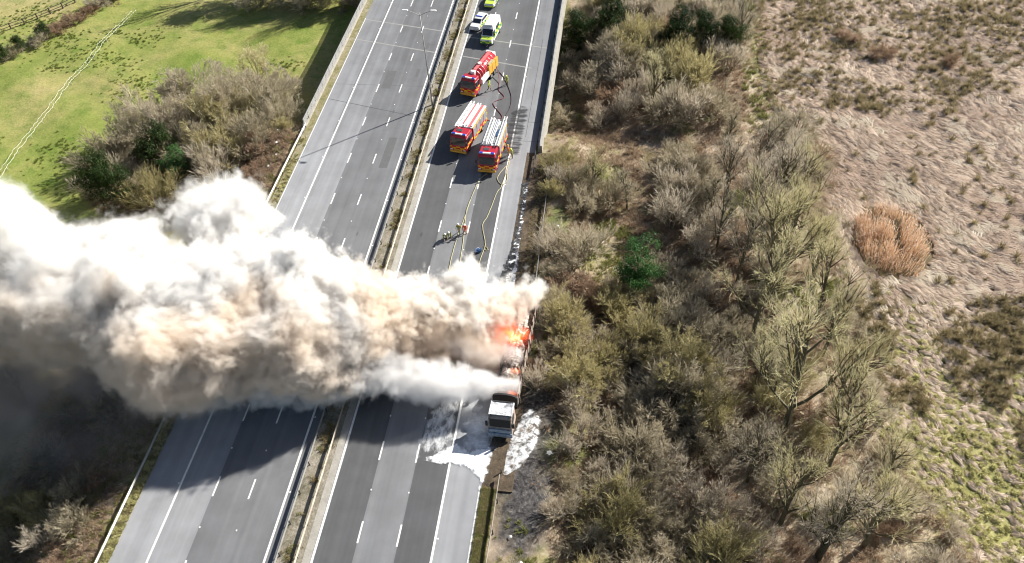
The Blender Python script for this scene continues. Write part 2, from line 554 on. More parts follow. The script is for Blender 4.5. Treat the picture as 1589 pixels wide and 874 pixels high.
def make_ground():
    def axis(lo, hi, step, far):
        inner = np.arange(lo, hi + 0.01, step)
        out = np.array([6, 14, 30, 60, 120, 250, 500, far])
        return np.concatenate([lo - out[::-1], inner, hi + out])
    xs = axis(-115, 120, 1.0, 1500)
    ys = axis(-5, 190, 1.0, 1500)
    X, Y = np.meshgrid(xs, ys)
    Z = gz(X, Y)
    nx, ny = len(xs), len(ys)
    vs = np.stack([X.ravel(), Y.ravel(), Z.ravel()], 1)
    idx = np.arange(nx * ny).reshape(ny, nx)
    fs = np.stack([idx[:-1, :-1], idx[:-1, 1:], idx[1:, 1:], idx[1:, :-1]], -1).reshape(-1, 4)
    me = bpy.data.meshes.new('ground')
    me.from_pydata(vs.tolist(), [], fs.tolist())
    me.materials.append(M['ground'])
    me.polygons.foreach_set('use_smooth', [True] * len(me.polygons))
    e = marsh_edge(Y) + 1.2 * np.sin(Y * 0.7) + 0.8 * np.sin(Y * 1.9 + 1)
    marsh = ss(-1.5, 1.5, X - e)
    scrub = ss(16.5, 17.3, X)
    # thicket floor on the west side
    wood = ss(0, 3, 1.0 - ((X + 37) / 15.5) ** 2 * 1.0 - ((Y - 97) / 15.0) ** 2 + 0.6) * (X < -18)
    low = (X < -18) * (1 - ss(58, 74, Y))
    bank = ss(18.4, 19, -X) * (1 - ss(24, 30, -X)) * (1 - ss(100, 112, Y))
    scrub = np.clip(scrub + wood + low * 0.85 + bank * 0.8, 0, 1)
    # burnt ground by the east rail
    sc = np.zeros_like(X)
    for cx, cyy, rx, ry, a in [(20.8, 40.0, 2.6, 6.5, 1.0), (21.0, 50, 2.6, 7, .9), (18.3, 66, 1.6, 12, .75), (20.8, 75, 1.5, 8, .5), (21, 91, 2.6, 3.5, .6)]:
        d = ((X - cx) / rx) ** 2 + ((Y - cyy) / ry) ** 2 + 0.4 * np.sin(X * 3.1 + Y) * np.sin(Y * 1.7)
        sc = np.maximum(sc, a * (1 - ss(0.5, 1.4, d)))
    green = np.zeros_like(X)
    for cx, cyy, rx, ry, a in [(64, 43, 7.5, 11, 1), (71, 58, 10, 7, .7), (61, 32, 9, 10, 1), (62, 61, 5, 6, .5), (77, 52, 6, 5, .5), (52, 122, 3.0, 15, .7)]:
        d = ((X - cx) / rx) ** 2 + ((Y - cyy) / ry) ** 2 + 0.5 * np.sin(X * 1.1 + Y * .5) * np.sin(Y * .9)
        green = np.maximum(green, a * (1 - ss(0.2, 1.5, d)))
    ca = me.color_attributes.new('zone', 'FLOAT_COLOR', 'POINT')
    ca.data.foreach_set('color', np.stack([marsh, scrub, sc, green], -1).reshape(-1, 4).ravel().astype(np.float32))
    return link('ground', me, kind='structure')


make_ground()


# ------------------------------------------------------------------ motorway
def sheet(x0, x1, y0, y1, z, step=4.0):
    mb = MB()
    ys = np.arange(y0, y1 + step * 0.5, step)
    vs = [(x, y, z) for y in ys for x in (x0, x1)]
    fs = [(2 * i, 2 * i + 1, 2 * i + 3, 2 * i + 2) for i in range(len(ys) - 1)]
    return mb.add(vs, fs)


Y0, Y1 = -30, 240
road_w = sheet(-16.75, -1.3, Y0, Y1, 0.0).build('road', M['asph_l'], kind='structure')
road_e = sheet(1.55, 16.6, Y0, Y1, 0.0).build('road', M['asph_r'], kind='structure')
median = sheet(-1.3, 1.55, Y0, Y1, 0.03).build('median_strip', M['median'], kind='structure')
MB().box(1.3, 2.02, Y0, Y1, -0.2, 0.045).build('concrete_channel', M['concrete'], kind='structure')
MB().box(-17.9, -16.75, Y0, 240, -0.3, 0.02).build('verge', M['vergetan'], kind='structure')
MB().box(16.6, 17.9, Y0, 40.6, -0.3, 0.02).build('verge', M['verge'], kind='structure')
MB().box(16.6, 19.6, 40.6, 60, -0.3, 0.014).build('verge', M['burntverge'], kind='structure')
MB().box(15.5, 19.2, 60, 93.4, -0.3, 0.012).build('verge', M['burntverge'], kind='structure')
deck = MB()
deck.box(-18.5, 17.7, 97, 205, -1.5, -0.03)
for sx in (-1, 1):
    deck.box(-18.2 if sx < 0 else 16.9, -17.4 if sx < 0 else 17.4, 97.5, 204.5, -2.6, -1.5)
deck.build('bridge_deck', M['concrete'], kind='structure')
MB().box(-18.4, 17.6, 95.6, 97.0, -8, -0.06).build('bridge_abutment', M['concrete'], kind='structure')

# painted lines: sheets 4 mm and more above the asphalt
for x, par in ((-13.15, road_w), (-2.2, road_w), (2.2, road_e), (13.1, road_e)):
    mb = sheet(x - 0.11, x + 0.11, Y0, Y1, 0.006, 3.0)
    mb.build('edge_line', M['line'], par)
sheet(16.38, 16.5, 20, 41, 0.006, 3.0).build('kerb_line', M['line'], road_e)
sheet(-16.66, -16.56, 70, 130, 0.006, 3.0).build('kerb_line', M['line'], road_w)
dash_me = sheet(-0.085, 0.085, -1.1, 1.1, 0.0, 1.1).mesh('lane_dash', M['line'])
LD = [21.2, 29.9, 38.7, 47.5, 56.1, 64.8, 73.5, 82.2, 91, 99.8, 108.6, 117.7, 126.5, 135.4, 144, 153]
RD = [17.5, 26.3, 35.2, 44.1, 52.5, 61, 69.3, 77.6, 86.3, 94.7, 103.1, 112.5, 122.2, 131.4, 140, 149]
for xs, ys, par in (((-9.48, -5.83), LD, road_w), ((5.95, 9.68), RD, road_e)):
    for x in xs:
        for y in ys:
            o = link('lane_dash', dash_me, par)
            o.location = (x, y, 0.006)
stud = MB()
for xs, ys in (((-9.48, -5.83), LD), ((5.95, 9.68), RD)):
    for x in xs:
        for a, b in zip(ys[:-1], ys[1:]):
            y = (a + b) / 2
            stud.box(x - .06, x + .06, y - .08, y + .08, 0.004, 0.03)
for x, ys in ((-13.4, LD), (-1.95, LD), (13.35, RD)):
    for y in ys:
        stud.box(x - .06, x + .06, y - .08, y + .08, 0.004, 0.03)
stud.build('road_stud', M['white'], road_w, kind='stuff')
# patched repairs, tar seams and damp tarmac
def stain_mat(name, col, thr, soft, sx, alpha):
    m, nt, b = nmat(name)
    f = tex(nt, 1.0, 6, .65, coords(nt, scale=sx), .2)
    edge = N(nt, 'ShaderNodeVertexColor', layer_name='edge')
    sp = nt.nodes.new('ShaderNodeSeparateColor')
    nt.links.new(edge.outputs[0], sp.inputs[0])
    k = mathn(nt, 'ADD', f, mathn(nt, 'MULTIPLY', mathn(nt, 'SUBTRACT', sp.outputs[0], 1.0), .5))
    nt.links.new(ramp(nt, k, [(thr, (0, 0, 0)), (thr + soft, (alpha, alpha, alpha))]), b.inputs['Alpha'])
    b.inputs['Base Color'].default_value = (*col, 1)
    b.inputs['Roughness'].default_value = .6
    return m


M['wet'] = stain_mat('damp_tarmac', (.05, .05, .053), .38, .22, (.35, 1.6, 1), .85)
M['patch'] = concrete('repair_asphalt', (.13, .133, .138), .15)
M['seam'] = concrete('tar_seam', (.095, .095, .098), .2)
for x, y, w, l, par in ((-8.2, 111, 1.5, 5, road_w), (-4.2, 92.5, 1.2, 7, road_w), (11.2, 27, 1.0, 3.2, road_e), (-3.9, 121, .5, 1.6, road_w), (-4.0, 113, .5, 2.2, road_w)):
    sheet(x - w / 2, x + w / 2, y - l / 2, y + l / 2, .005, l / 2).build('repair_patch', M['patch'], par)
for x, y0, y1, par in ((-13.4, 97, 150, road_w), (13.35, 97, 150, road_e), (14.9, 97, 125, road_e)):
    sheet(x - .03, x + .03, y0, y1, .0045, 3).build('tar_seam', M['seam'], par)
for y in (100.8, 96.2, 109.5):
    x0, x1, par = ((-16.6, -2.4, road_w) if y == 109.5 else (9.8, 16.4, road_e))
    MB().quad((x0, y - .03, .0046), (x1, y - .25, .0046), (x1, y - .19, .0046), (x0, y + .03, .0046)).build('tar_seam', M['seam'], par)
# expansion joints of the bridge
for par, (xa, ya), (xb, yb), mt in ((road_w, (-16.5, 129.6), (-2.4, 126), 'joint'), (road_w, (-16.5, 123), (-2.4, 119.2), 'joint'), (road_e, (2.4, 124.2), (16, 121), 'joint'),
                                    (road_e, (2.4, 118.2), (14, 115), 'joint'), (road_w, (-16.5, 105.4), (-2.4, 101.4), 'dark')):
    w = 0.14 if mt == 'joint' else 0.05
    MB().quad((xa, ya - w, .004), (xb, yb - w, .004), (xb, yb + w, .004), (xa, ya + w, .004)).build('expansion_joint', M[mt], par)


def footpath():
    pts = [(53.5, 152), (52.7, 145.3), (50.5, 131.9), (49.3, 123.8), (49.9, 118.1), (49.4, 111)]
    pts2 = [(49.4, 108.6), (47.1, 107.6), (42, 106.9), (36.6, 107.0), (33, 106)]
    for pp, w in ((pts, 1.0), (pts2, .8)):
        P = np.array(pp)
        t = np.linspace(0, len(P) - 1, len(P) * 8)
        X, Y = np.interp(t, range(len(P)), P[:, 0]), np.interp(t, range(len(P)), P[:, 1])
        vs, fs = [], []
        for i in range(len(t)):
            a, b = max(i - 1, 0), min(i + 1, len(t) - 1)
            d = np.array([Y[b] - Y[a], X[a] - X[b]])
            d = d / np.linalg.norm(d) * w * (1 + .25 * math.sin(i * 1.3))
            for k in (-1, 0, 1):
                xx, yy = X[i] + d[0] * k, Y[i] + d[1] * k
                vs.append((xx, yy, float(gz(xx, yy)) + (.10 if k == 0 else -.02)))
        for i in range(len(t) - 1):
            for k in (0, 1):
                fs.append((i * 3 + k, i * 3 + k + 1, i * 3 + k + 4, i * 3 + k + 3))
        MB().add(vs, fs).build('footpath', M['path'], kind='structure')


M['path'] = soil('trodden_grass', (0.17, 0.20, 0.06), (0.33, 0.29, 0.16), (0.42, 0.35, 0.24), 0.5)
footpath()


# guard rails
def w_beam(mb, x, y0, y1, z, s, step=6.0):
    """corrugated beam along y facing s"""
    prof = [(0.0, -.16), (0.05 * s, -.12), (0.05 * s, -.05), (0.0, 0), (0.05 * s, .05), (0.05 * s, .12), (0.0, .16), (-0.03 * s, .16), (-0.03 * s, -.16)]
    ys = np.arange(y0, y1 + 0.1, step)
    k = len(prof)
    vs, fs = [], []
    for y in ys:
        xx = x(y) if callable(x) else x
        vs += [(xx + a, y, z + b) for a, b in prof]
    for i in range(len(ys) - 1):
        fs += [(i * k + j, i * k + (j + 1) % k, (i + 1) * k + (j + 1) % k, (i + 1) * k + j) for j in range(k)]
    return mb.add(vs, fs)


post_me = MB().box(-.05, .05, -.04, .04, -.25, .6).mesh('post', M['dark'])


def guard_rail(x, y0, y1, s, mat, label, group=None, gap=3.2, z=0.6, posts=True):
    xx = x if callable(x) else (lambda y: x)
    root = empty('guard_rail', (0, 0, 0), 0, label, 'crash barrier', group)
    w_beam(MB(), xx, y0, y1, z, s).build('rail', mat, root)
    if posts:
        for y in np.arange(y0 + 1, y1, gap):
            o = link('post', post_me, root)
            o.location = (xx(y) - 0.09 * s, y, 0.03)
    return root


guard_rail(-0.95, -20, 200, -1, M['galv'], 'grey steel crash barrier along the left side of the weedy central strip')
guard_rail(0.88, -20, 200, 1, M['oldrail'], 'rust-tinted crash barrier along the right side of the weedy central strip')
guard_rail(lambda y: 18.15 + 0.1 * math.sin(y * .2), 0, 43, -1, M['oldrail'], 'thin crash barrier on the grass verge below the burning lorry')
guard_rail(lambda y: 19.0 + 0.25 * (1 - max(0, min(1, (y - 62) / 30))), 65, 94, -1, M['galv'], 'thin grey crash barrier beside scorched verge above the burning lorry')
guard_rail(lambda y: -17.75 + 0.2 * math.sin(y * 0.06), -10, 100, 1, M['galv'], 'pale crash barrier along the outer edge of the left carriageway')


def parapet(x, y0, y1, s, label):
    root = empty('bridge_parapet', (0, 0, 0), 0, label, 'parapet')
    MB().box(x - .3, x + .3, y0, y1, -.35, .35).build('plinth', M['concrete'], root, bevel=.03)
    for z in (.62, .9, 1.18):
        MB().box(x - .05, x + .05, y0 + .1, y1, z - .06, z + .06).build('rail', M['galv'], root)
    pm = MB().box(-.06, .06, -.06, .06, .35, 1.25).mesh('post', M['galv'])
    for y in np.arange(y0 + .3, min(y1, 165), 2.0):
        o = link('post', pm, root)
        o.location = (x, y, 0)
    return root


parapet(-18.15, 98, 205, 1, 'railing parapet along the left edge of the bridge above the pasture')
pr = parapet(17.3, 93.6, 205, -1, 'white concrete parapet along the right edge of the bridge beside dark trees')
MB().box(17.02, 17.58, 93.6, 205, .352, 1.05).build('wall_panel', M['concrete'], pr, bevel=.03)
guard_rail(16.75, 88, 205, -1, M['dark'], 'dark crash barrier in front of the right-hand bridge parapet', z=.55)


# lamp post
def lamp_post(x, y):
    root = empty('lamp_post', (x, y, 0), 0, 'tall twin-arm lamp post standing in the central strip', 'lamp post')
    MB().tube((0, 0, 0), (0, 0, 1.4), .16, .15, 10).tube((0, 0, 1.4), (0, 0, 15.0), .11, .06, 8).build('pole', M['galv'], root, smooth=True)
    for s in (-1, 1):
        pts = [(s * t * 2.0, 0, 14.6 + .75 * math.sin(min(1, t) * 1.4)) for t in (0, .25, .5, .75, 1)]
        arm = MB().path(pts, .045, 6).build('arm', M['galv'], root, smooth=True)
        MB().box(s * 2.0 - .42, s * 2.0 + .42, -.17, .17, 15.25, 15.45).build('lamp_head', M['white'], root, bevel=.05)


lamp_post(0, 104.4)


# ------------------------------------------------------------------ vehicles (front towards -Y, wheels on z = 0)
def wheel(root, x, y, r=.48, w=.3, tyre='black', rim='silver'):
    t = MB().tube((x - w / 2, y, r), (x + w / 2, y, r), r, r, 18).build('wheel', M[tyre], root, bevel=.03)
    s = 1 if x > 0 else -1
    MB().tube((x + s * w * .3, y, r), (x + s * (w / 2 + .02), y, r), r * .58, r * .5, 14).build('rim', M[rim], t)
    return t


def slope_pane(yz0, yz1, x0, x1, off=.02):
    """pane lying on the slope yz0 -> yz1, a little proud of it"""
    (ya, za), (yb, zb) = yz0, yz1
    n = Vector((0, -(zb - za), (yb - ya))).normalized()
    if n.y > 0:
        n = -n
    o = n * off
    i = n * -.02
    vs = []
    for k in (i, o):
        for (y, z) in ((ya, za), (yb, zb)):
            for x in (x0, x1):
                vs.append((x, y + k.y, z + k.z))
    return MB().add(vs, [(4, 5, 7, 6), (0, 2, 3, 1), (0, 1, 5, 4), (2, 6, 7, 3), (0, 4, 6, 2), (1, 3, 7, 5)])


def truck_cab(root, y0, y1, w=2.45, roof=2.9, body='red', top=None, fbox='yellow'):
    h = w / 2
    prof = [(y0, .45), (y0 - .05, 1.35), (y0 + .06, 1.5), (y0 + .36, roof - .22), (y0 + .6, roof), (y1, roof), (y1, .45)]
    cab = MB().prism_x(prof, -h, h, inset=lambda y, z: .09 if z > 2 else 0).build('cab', M[body], root, bevel=.06)
    slope_pane((y0 + .08, 1.55), (y0 + .34, roof - .3), -h + .14, h - .14).build('windscreen', M['glass'], cab)
    for s in (-1, 1):
        x = s * (h - .035)
        for a, b in ((y0 + .45, y0 + 1.25), (y0 + 1.42, y1 - .25)):
            MB().box(x - .05, x + .05, a, b, 1.6, roof - .45).build('side_window', M['glass'], cab)
        MB().box(s * h - .03, s * h + .02, y0 + .3, y1 - .1, 1.02, 1.42).build('side_stripe', M['chk_ry'], cab)
        mm = MB().box(s * (h + .05), s * (h + .28), y0 - .05, y0 + .08, 1.75, 2.25).box(s * h - .03, s * (h + .1), y0 + .0, y0 + .05, 2.2, 2.26)
        mm.build('mirror', M['dark'], cab)
        hl = MB().box(s * .98 - .17, s * .98 + .17, y0 - .09, y0 + .02, .78, .98).build('headlight', M['white'], root, bevel=.02)
    MB().box(-h - .02, h + .02, y0 - .16, y0 + .1, .42, .72).build('bumper', M[fbox], root, bevel=.03)
    MB().box(-h + .04, h - .04, y0 - .075, y0 + .02, 1.02, 1.42).build('front_panel', M['chk_ry'], root)
    MB().box(-.62, .62, y0 - .1, y0 + .02, .74, 1.0).build('grille', M[fbox], root)
    lb = MB().box(-h + .15, h - .15, y0 + .62, y0 + .9, roof - .02, roof + .16).build('light_bar', M['white'], root, bevel=.03)
    for s in (-1, 1):
        MB().box(s * .78 - .26, s * .78 + .26, y0 + .6, y0 + .92, roof + .02, roof + .18).build('blue_light', M['blue'], lb, bevel=.03)
    return cab


def ladder(root, xa, y0, y1, z, w=.5, mat='silver', name='ladder'):
    mb = MB()
    for s in (-1, 1):
        mb.box(xa + s * w / 2 - .05, xa + s * w / 2 + .05, y0, y1, z, z + .14)
    for y in np.arange(y0 + .2, y1, .32):
        mb.box(xa - w / 2 + .05, xa + w / 2 - .05, y - .02, y + .02, z + .04, z + .09)
    return mb.build(name, M[mat], root)


def fire_engine(loc, rz, label, variant):
    root = empty('fire_engine', loc, rz, label, 'fire engine', 'fire engines on the motorway')
    truck_cab(root, -4.0, -1.35)
    MB().box(-.9, .9, -3.9, 4.0, .5, .8).build('chassis', M['dark'], root)
    body = MB().box(-1.25, 1.25, -1.28, 4.05, .62, 2.9).build('body', M['red'], root, bevel=.05)
    for s in (-1, 1):
        for k in range(4):
            y = -1.1 + k * 1.28
            if 1.0 < y + .55 < 2.6 and k == 2:
                MB().box(s * 1.24 - .03, s * 1.24 + .04, y, y + 1.1, 1.5, 2.5).build('roller_shutter', M['silver'], body)
            else:
                MB().box(s * 1.24 - .03, s * 1.24 + .04, y, y + 1.1, 1.18, 2.5).build('roller_shutter', M['silver'], body)
        MB().box(s * 1.25 - .02, s * 1.25 + .03, -1.2, 3.98, .68, 1.12).build('side_stripe', M['chk_ry'], body)
        MB().box(s * 1.25 - .02, s * 1.25 + .03, -1.2, 3.98, 2.56, 2.86).build('top_band', M['yellow'], body)
        wheel(root, s * 1.05, -2.75)
        wheel(root, s * 1.05, 2.1, w=.5)
    MB().box(-1.15, 1.15, 4.03, 4.1, .75, 2.8).build('rear_panel', M['chk_ry'], root)
    deckm = MB().box(-1.27, 1.27, -1.5, 4.15, 2.9, 2.99).build('roof_deck', M['white'], root, bevel=.02)
    if variant == 'stripe':
        MB().box(.55, .95, -1.4, 4.1, 2.99, 3.05).build('roof_stripe', M['pinkred'], root)
        MB().box(-.42, -.18, -.8, 4.1, 2.99, 3.05).build('roof_stripe', M['pinkred'], root)
        ladder(root, -.9, -1.9, 4.5, 3.08, .46, 'white')
        ladder(root, .18, -1.2, 4.3, 3.05, .42, 'white')
        MB().box(-.13, .1, -1.4, 4.0, 2.99, 3.2).build('roof_locker', M['white'], root, bevel=.02)
        MB().box(1.0, 1.22, -1.2, 3.9, 2.99, 3.16).build('roof_locker', M['white'], root, bevel=.02)
        MB().tube((-1.18, -1.6, 3.15), (-1.18, 4.3, 3.15), .09, .09, 8).build('suction_hose', M['white'], root)
    else:
        ladder(root, -.72, -1.5, 4.5, 3.06, .52, 'white')
        ladder(root, -.72, -1.2, 4.4, 3.24, .40, 'white', 'extension_ladder')
        for x in (-.2, .02, .2):
            MB().tube((x, -1.4, 3.12), (x, 4.3, 3.12), .08, .08, 8).build('hose_tube', M['silver'], root)
        MB().box(.42, .74, -1.1, 3.2, 2.99, 3.1).build('roof_walkway', M['galv'], root)
        ladder(root, 1.0, -1.7, 5.0, 3.12, .34, 'white')
        MB().box(.5, .7, .4, 1.9, 3.1, 3.24).build('roof_locker', M['bluebag'], root, bevel=.02)
    MB().box(-.7, .1, -2.55, -2.0, 2.9, 2.96).build('roof_hatch', M['dark'], root, bevel=.01)
    return root


def place(fx, fy, L, ang):
    """centre from the middle of the front edge; ang = heading of the rear, degrees right of +Y"""
    a = R(ang)
    return (fx + math.sin(a) * L / 2, fy + math.cos(a) * L / 2, 0.0), -a


loc, rz = place(10.55, 88.3, 8.2, 4.5)
fire_engine(loc, rz, 'red fire engine with silver ladders on its roof, nearest the smoke', 'ladders')
loc, rz = place(5.95, 92.4, 8.2, 13)
fire_engine(loc, rz, 'red fire engine with white and pink striped roof, between tanker and ladder engine', 'stripe')


def tanker(loc, rz):
    root = empty('water_tanker', loc, rz, 'red water tanker with a ribbed cylindrical tank and yellow side lockers', 'fire engine', 'fire engines on the motorway')
    truck_cab(root, -4.3, -2.4, fbox='yellow')
    MB().box(-.9, .9, -4.2, 4.3, .5, .85).build('chassis', M['dark'], root)
    tk = MB()
    tk.tube((0, -1.7, 2.05), (0, 4.2, 2.05), 1.0, 1.0, 20).ball((0, -1.7, 2.05), (1.0, .22, 1.0), 20, 8).ball((0, 4.2, 2.05), (1.0, .22, 1.0), 20, 8)
    tank = tk.build('tank', M['red'], root, smooth=True)
    for y in np.arange(-1.5, 4.2, .8):
        MB().tube((0, y - .05, 2.05), (0, y + .05, 2.05), 1.05, 1.05, 20).build('tank_band', M['pinkred'], tank)
    MB().box(-.25, .25, -1.4, 4.1, 3.04, 3.1).build('walkway', M['pinkred'], tank)
    MB().tube((0, .4, 3.0), (0, .4, 3.25), .3, .3, 14).build('hatch', M['white'], tank)
    MB().box(-.35, .35, -2.25, -1.75, 2.3, 3.25).build('pump_box', M['white'], root, bevel=.03)
    for k, (a, b, mt) in enumerate(((-1.6, .9, 'white'), (.95, 2.1, 'yellow'), (2.15, 3.3, 'yellow'), (3.35, 4.3, 'yellow'))):
        MB().box(.75, 1.27, a, b, .8, 1.7 if mt == 'white' else 2.35).build('side_locker', M[mt], root, bevel=.04)
    MB().box(.8, 1.2, 1.2, 2.9, 2.36, 2.62).build('hose_bundle', M['hoseyel'], root, bevel=.06)
    for k, y in enumerate((-1.1, 1.5)):
        MB().tube((-1.28, y, 1.6), (-.8, y, 1.6), .62, .62, 16).build('hose_reel', M['rust'], root, bevel=.03)
    MB().box(-1.22, -.8, -.2, .8, .8, 1.9).build('side_locker', M['red'], root, bevel=.04)
    MB().box(-1.22, -.8, 2.3, 4.2, .8, 1.6).build('side_locker', M['red'], root, bevel=.04)
    MB().box(-.75, .75, 4.15, 4.65, 1.0, 2.9).build('rear_box', M['white'], root, bevel=.04)
    for s in (-1, 1):
        wheel(root, s * 1.05, -3.2)
        wheel(root, s * 1.05, 1.6, w=.5)
        wheel(root, s * 1.05, 2.75, w=.5)
    return root


loc, rz = place(5.1, 106.5, 8.8, 16.5)
tanker(loc, rz)


def van(loc, rz):
    root = empty('van', loc, rz, 'white high-roofed van with lime front and green side squares behind the tanker', 'van')
    prof = [(-3.0, .4), (-3.02, .85), (-2.85, 1.15), (-2.1, 1.38), (-1.35, 2.3), (-1.0, 2.55), (0, 2.65), (2.95, 2.62), (3.0, .4)]
    b = MB().prism_x(prof, -1.0, 1.0, inset=lambda y, z: .12 if z > 2 else (.03 if z > 1.2 else 0)).build('body', M['white'], root, bevel=.07)
    slope_pane((-2.02, 1.45), (-1.36, 2.27), -.84, .84).build('windscreen', M['glass'], b)
    MB().quad((-.9, -2.83, 1.19), (.9, -2.83, 1.19), (.86, -2.14, 1.40), (-.86, -2.14, 1.40)).build('bonnet', M['lime'], b)
    MB().box(-.95, .95, -3.06, -2.9, .62, .98).build('front_panel', M['chk_gy'], b)
    MB().box(-1.02, 1.02, -3.1, -2.9, .35, .6).build('bumper', M['dark'], b, bevel=.03)
    for s in (-1, 1):
        MB().box(s * .985 - .03, s * .985 + .03, -1.75, -.85, 1.45, 2.05).build('side_window', M['glass'], b)
        MB().box(s * .985 - .03, s * .985 + .03, .1, 1.6, 1.5, 2.1).build('side_window', M['glass'], b)
        MB().box(s * .99 - .03, s * 1.0 + .025, -2.0, 2.9, .8, 1.42).build('side_stripe', M['chk_gy'], b)
        MB().box(s * 1.05, s * 1.25, -1.75, -1.62, 1.4, 1.75).build('mirror', M['dark'], b, bevel=.02)
        MB().box(s * .75 - .16, s * .75 + .16, -3.04, -2.88, .99, 1.12).build('headlight', M['silver'], b)
        wheel(root, s * .92, -2.05, .36, .24)
        wheel(root, s * .92, 1.75, .36, .24)
    lb = MB().box(-.7, .7, -.95, -.65, 2.6, 2.76).build('light_bar', M['white'], root, bevel=.03)
    return root


loc, rz = place(5.85, 121.2, 6.0, 8)
van(loc, rz)


def car(loc, rz, label, hood, chk, bodym='white', bar=True):
    root = empty('car', loc, rz, label, 'car', 'emergency cars behind the van')
    prof = [(-2.3, .35), (-2.32, .62), (-2.15, .82), (-1.1, .98), (1.95, 1.0), (2.3, .9), (2.32, .35)]
    b = MB().prism_x(prof, -.9, .9, inset=lambda y, z: .06 if z > .8 else 0).build('body', M[bodym], root, bevel=.07)
    cp = [(-1.2, .96), (-.35, 1.42), (-.05, 1.5), (1.7, 1.46), (2.22, .98)]
    c = MB().prism_x(cp, -.82, .82, inset=lambda y, z: .14 if z > 1.2 else 0).build('cabin', M[bodym], root, bevel=.05)
    slope_pane((-1.1, 1.02), (-.4, 1.39), -.68, .68).build('windscreen', M['glass'], c)
    MB().quad((-.62, 2.16, 1.06), (.62, 2.16, 1.06), (.6, 1.77, 1.4), (-.6, 1.77, 1.4)).build('rear_window', M['glass'], c)
    for s in (-1, 1):
        MB().add([(s * .84, -.85, 1.03), (s * .84, 1.75, 1.03), (s * .72, 1.5, 1.4), (s * .72, -.3, 1.4)], [(0, 1, 2, 3) if s > 0 else (3, 2, 1, 0)]).build('side_window', M['glass'], c)
        MB().box(s * .89 - .03, s * .89 + .03, -1.5, 2.0, .5, .85).build('side_stripe', M[chk], b)
        MB().box(s * .92, s * 1.06, -.85, -.72, .98, 1.12).build('mirror', M['dark'], b)
        MB().box(s * .66 - .17, s * .66 + .17, -2.33, -2.2, .64, .76).build('headlight', M['silver'], b)
        wheel(root, s * .8, -1.45, .32, .22)
        wheel(root, s * .8, 1.4, .32, .22)
    MB().quad((-.78, -2.12, .87), (.78, -2.12, .87), (.78, -1.22, 1.0), (-.78, -1.22, 1.0)).build('bonnet', M[hood], b)
    MB().box(-.86, .86, -2.37, -2.2, .36, .6).build('bumper', M[hood], b, bevel=.03)
    if bar:
        lb = MB().box(-.6, .6, .1, .4, 1.5, 1.6).build('light_bar', M['blue'], root, bevel=.03)
    return root


loc, rz = place(3.15, 125.8, 4.7, 14)
car(loc, rz, 'white estate car with pale lime bonnet on the central strip line beside the van', 'white', 'chk_gy')
loc, rz = place(4.6, 133.6, 4.7, 8)
car(loc, rz, 'lime-fronted emergency car at the top edge, farthest from the fire', 'lime', 'chk_gy', 'white')


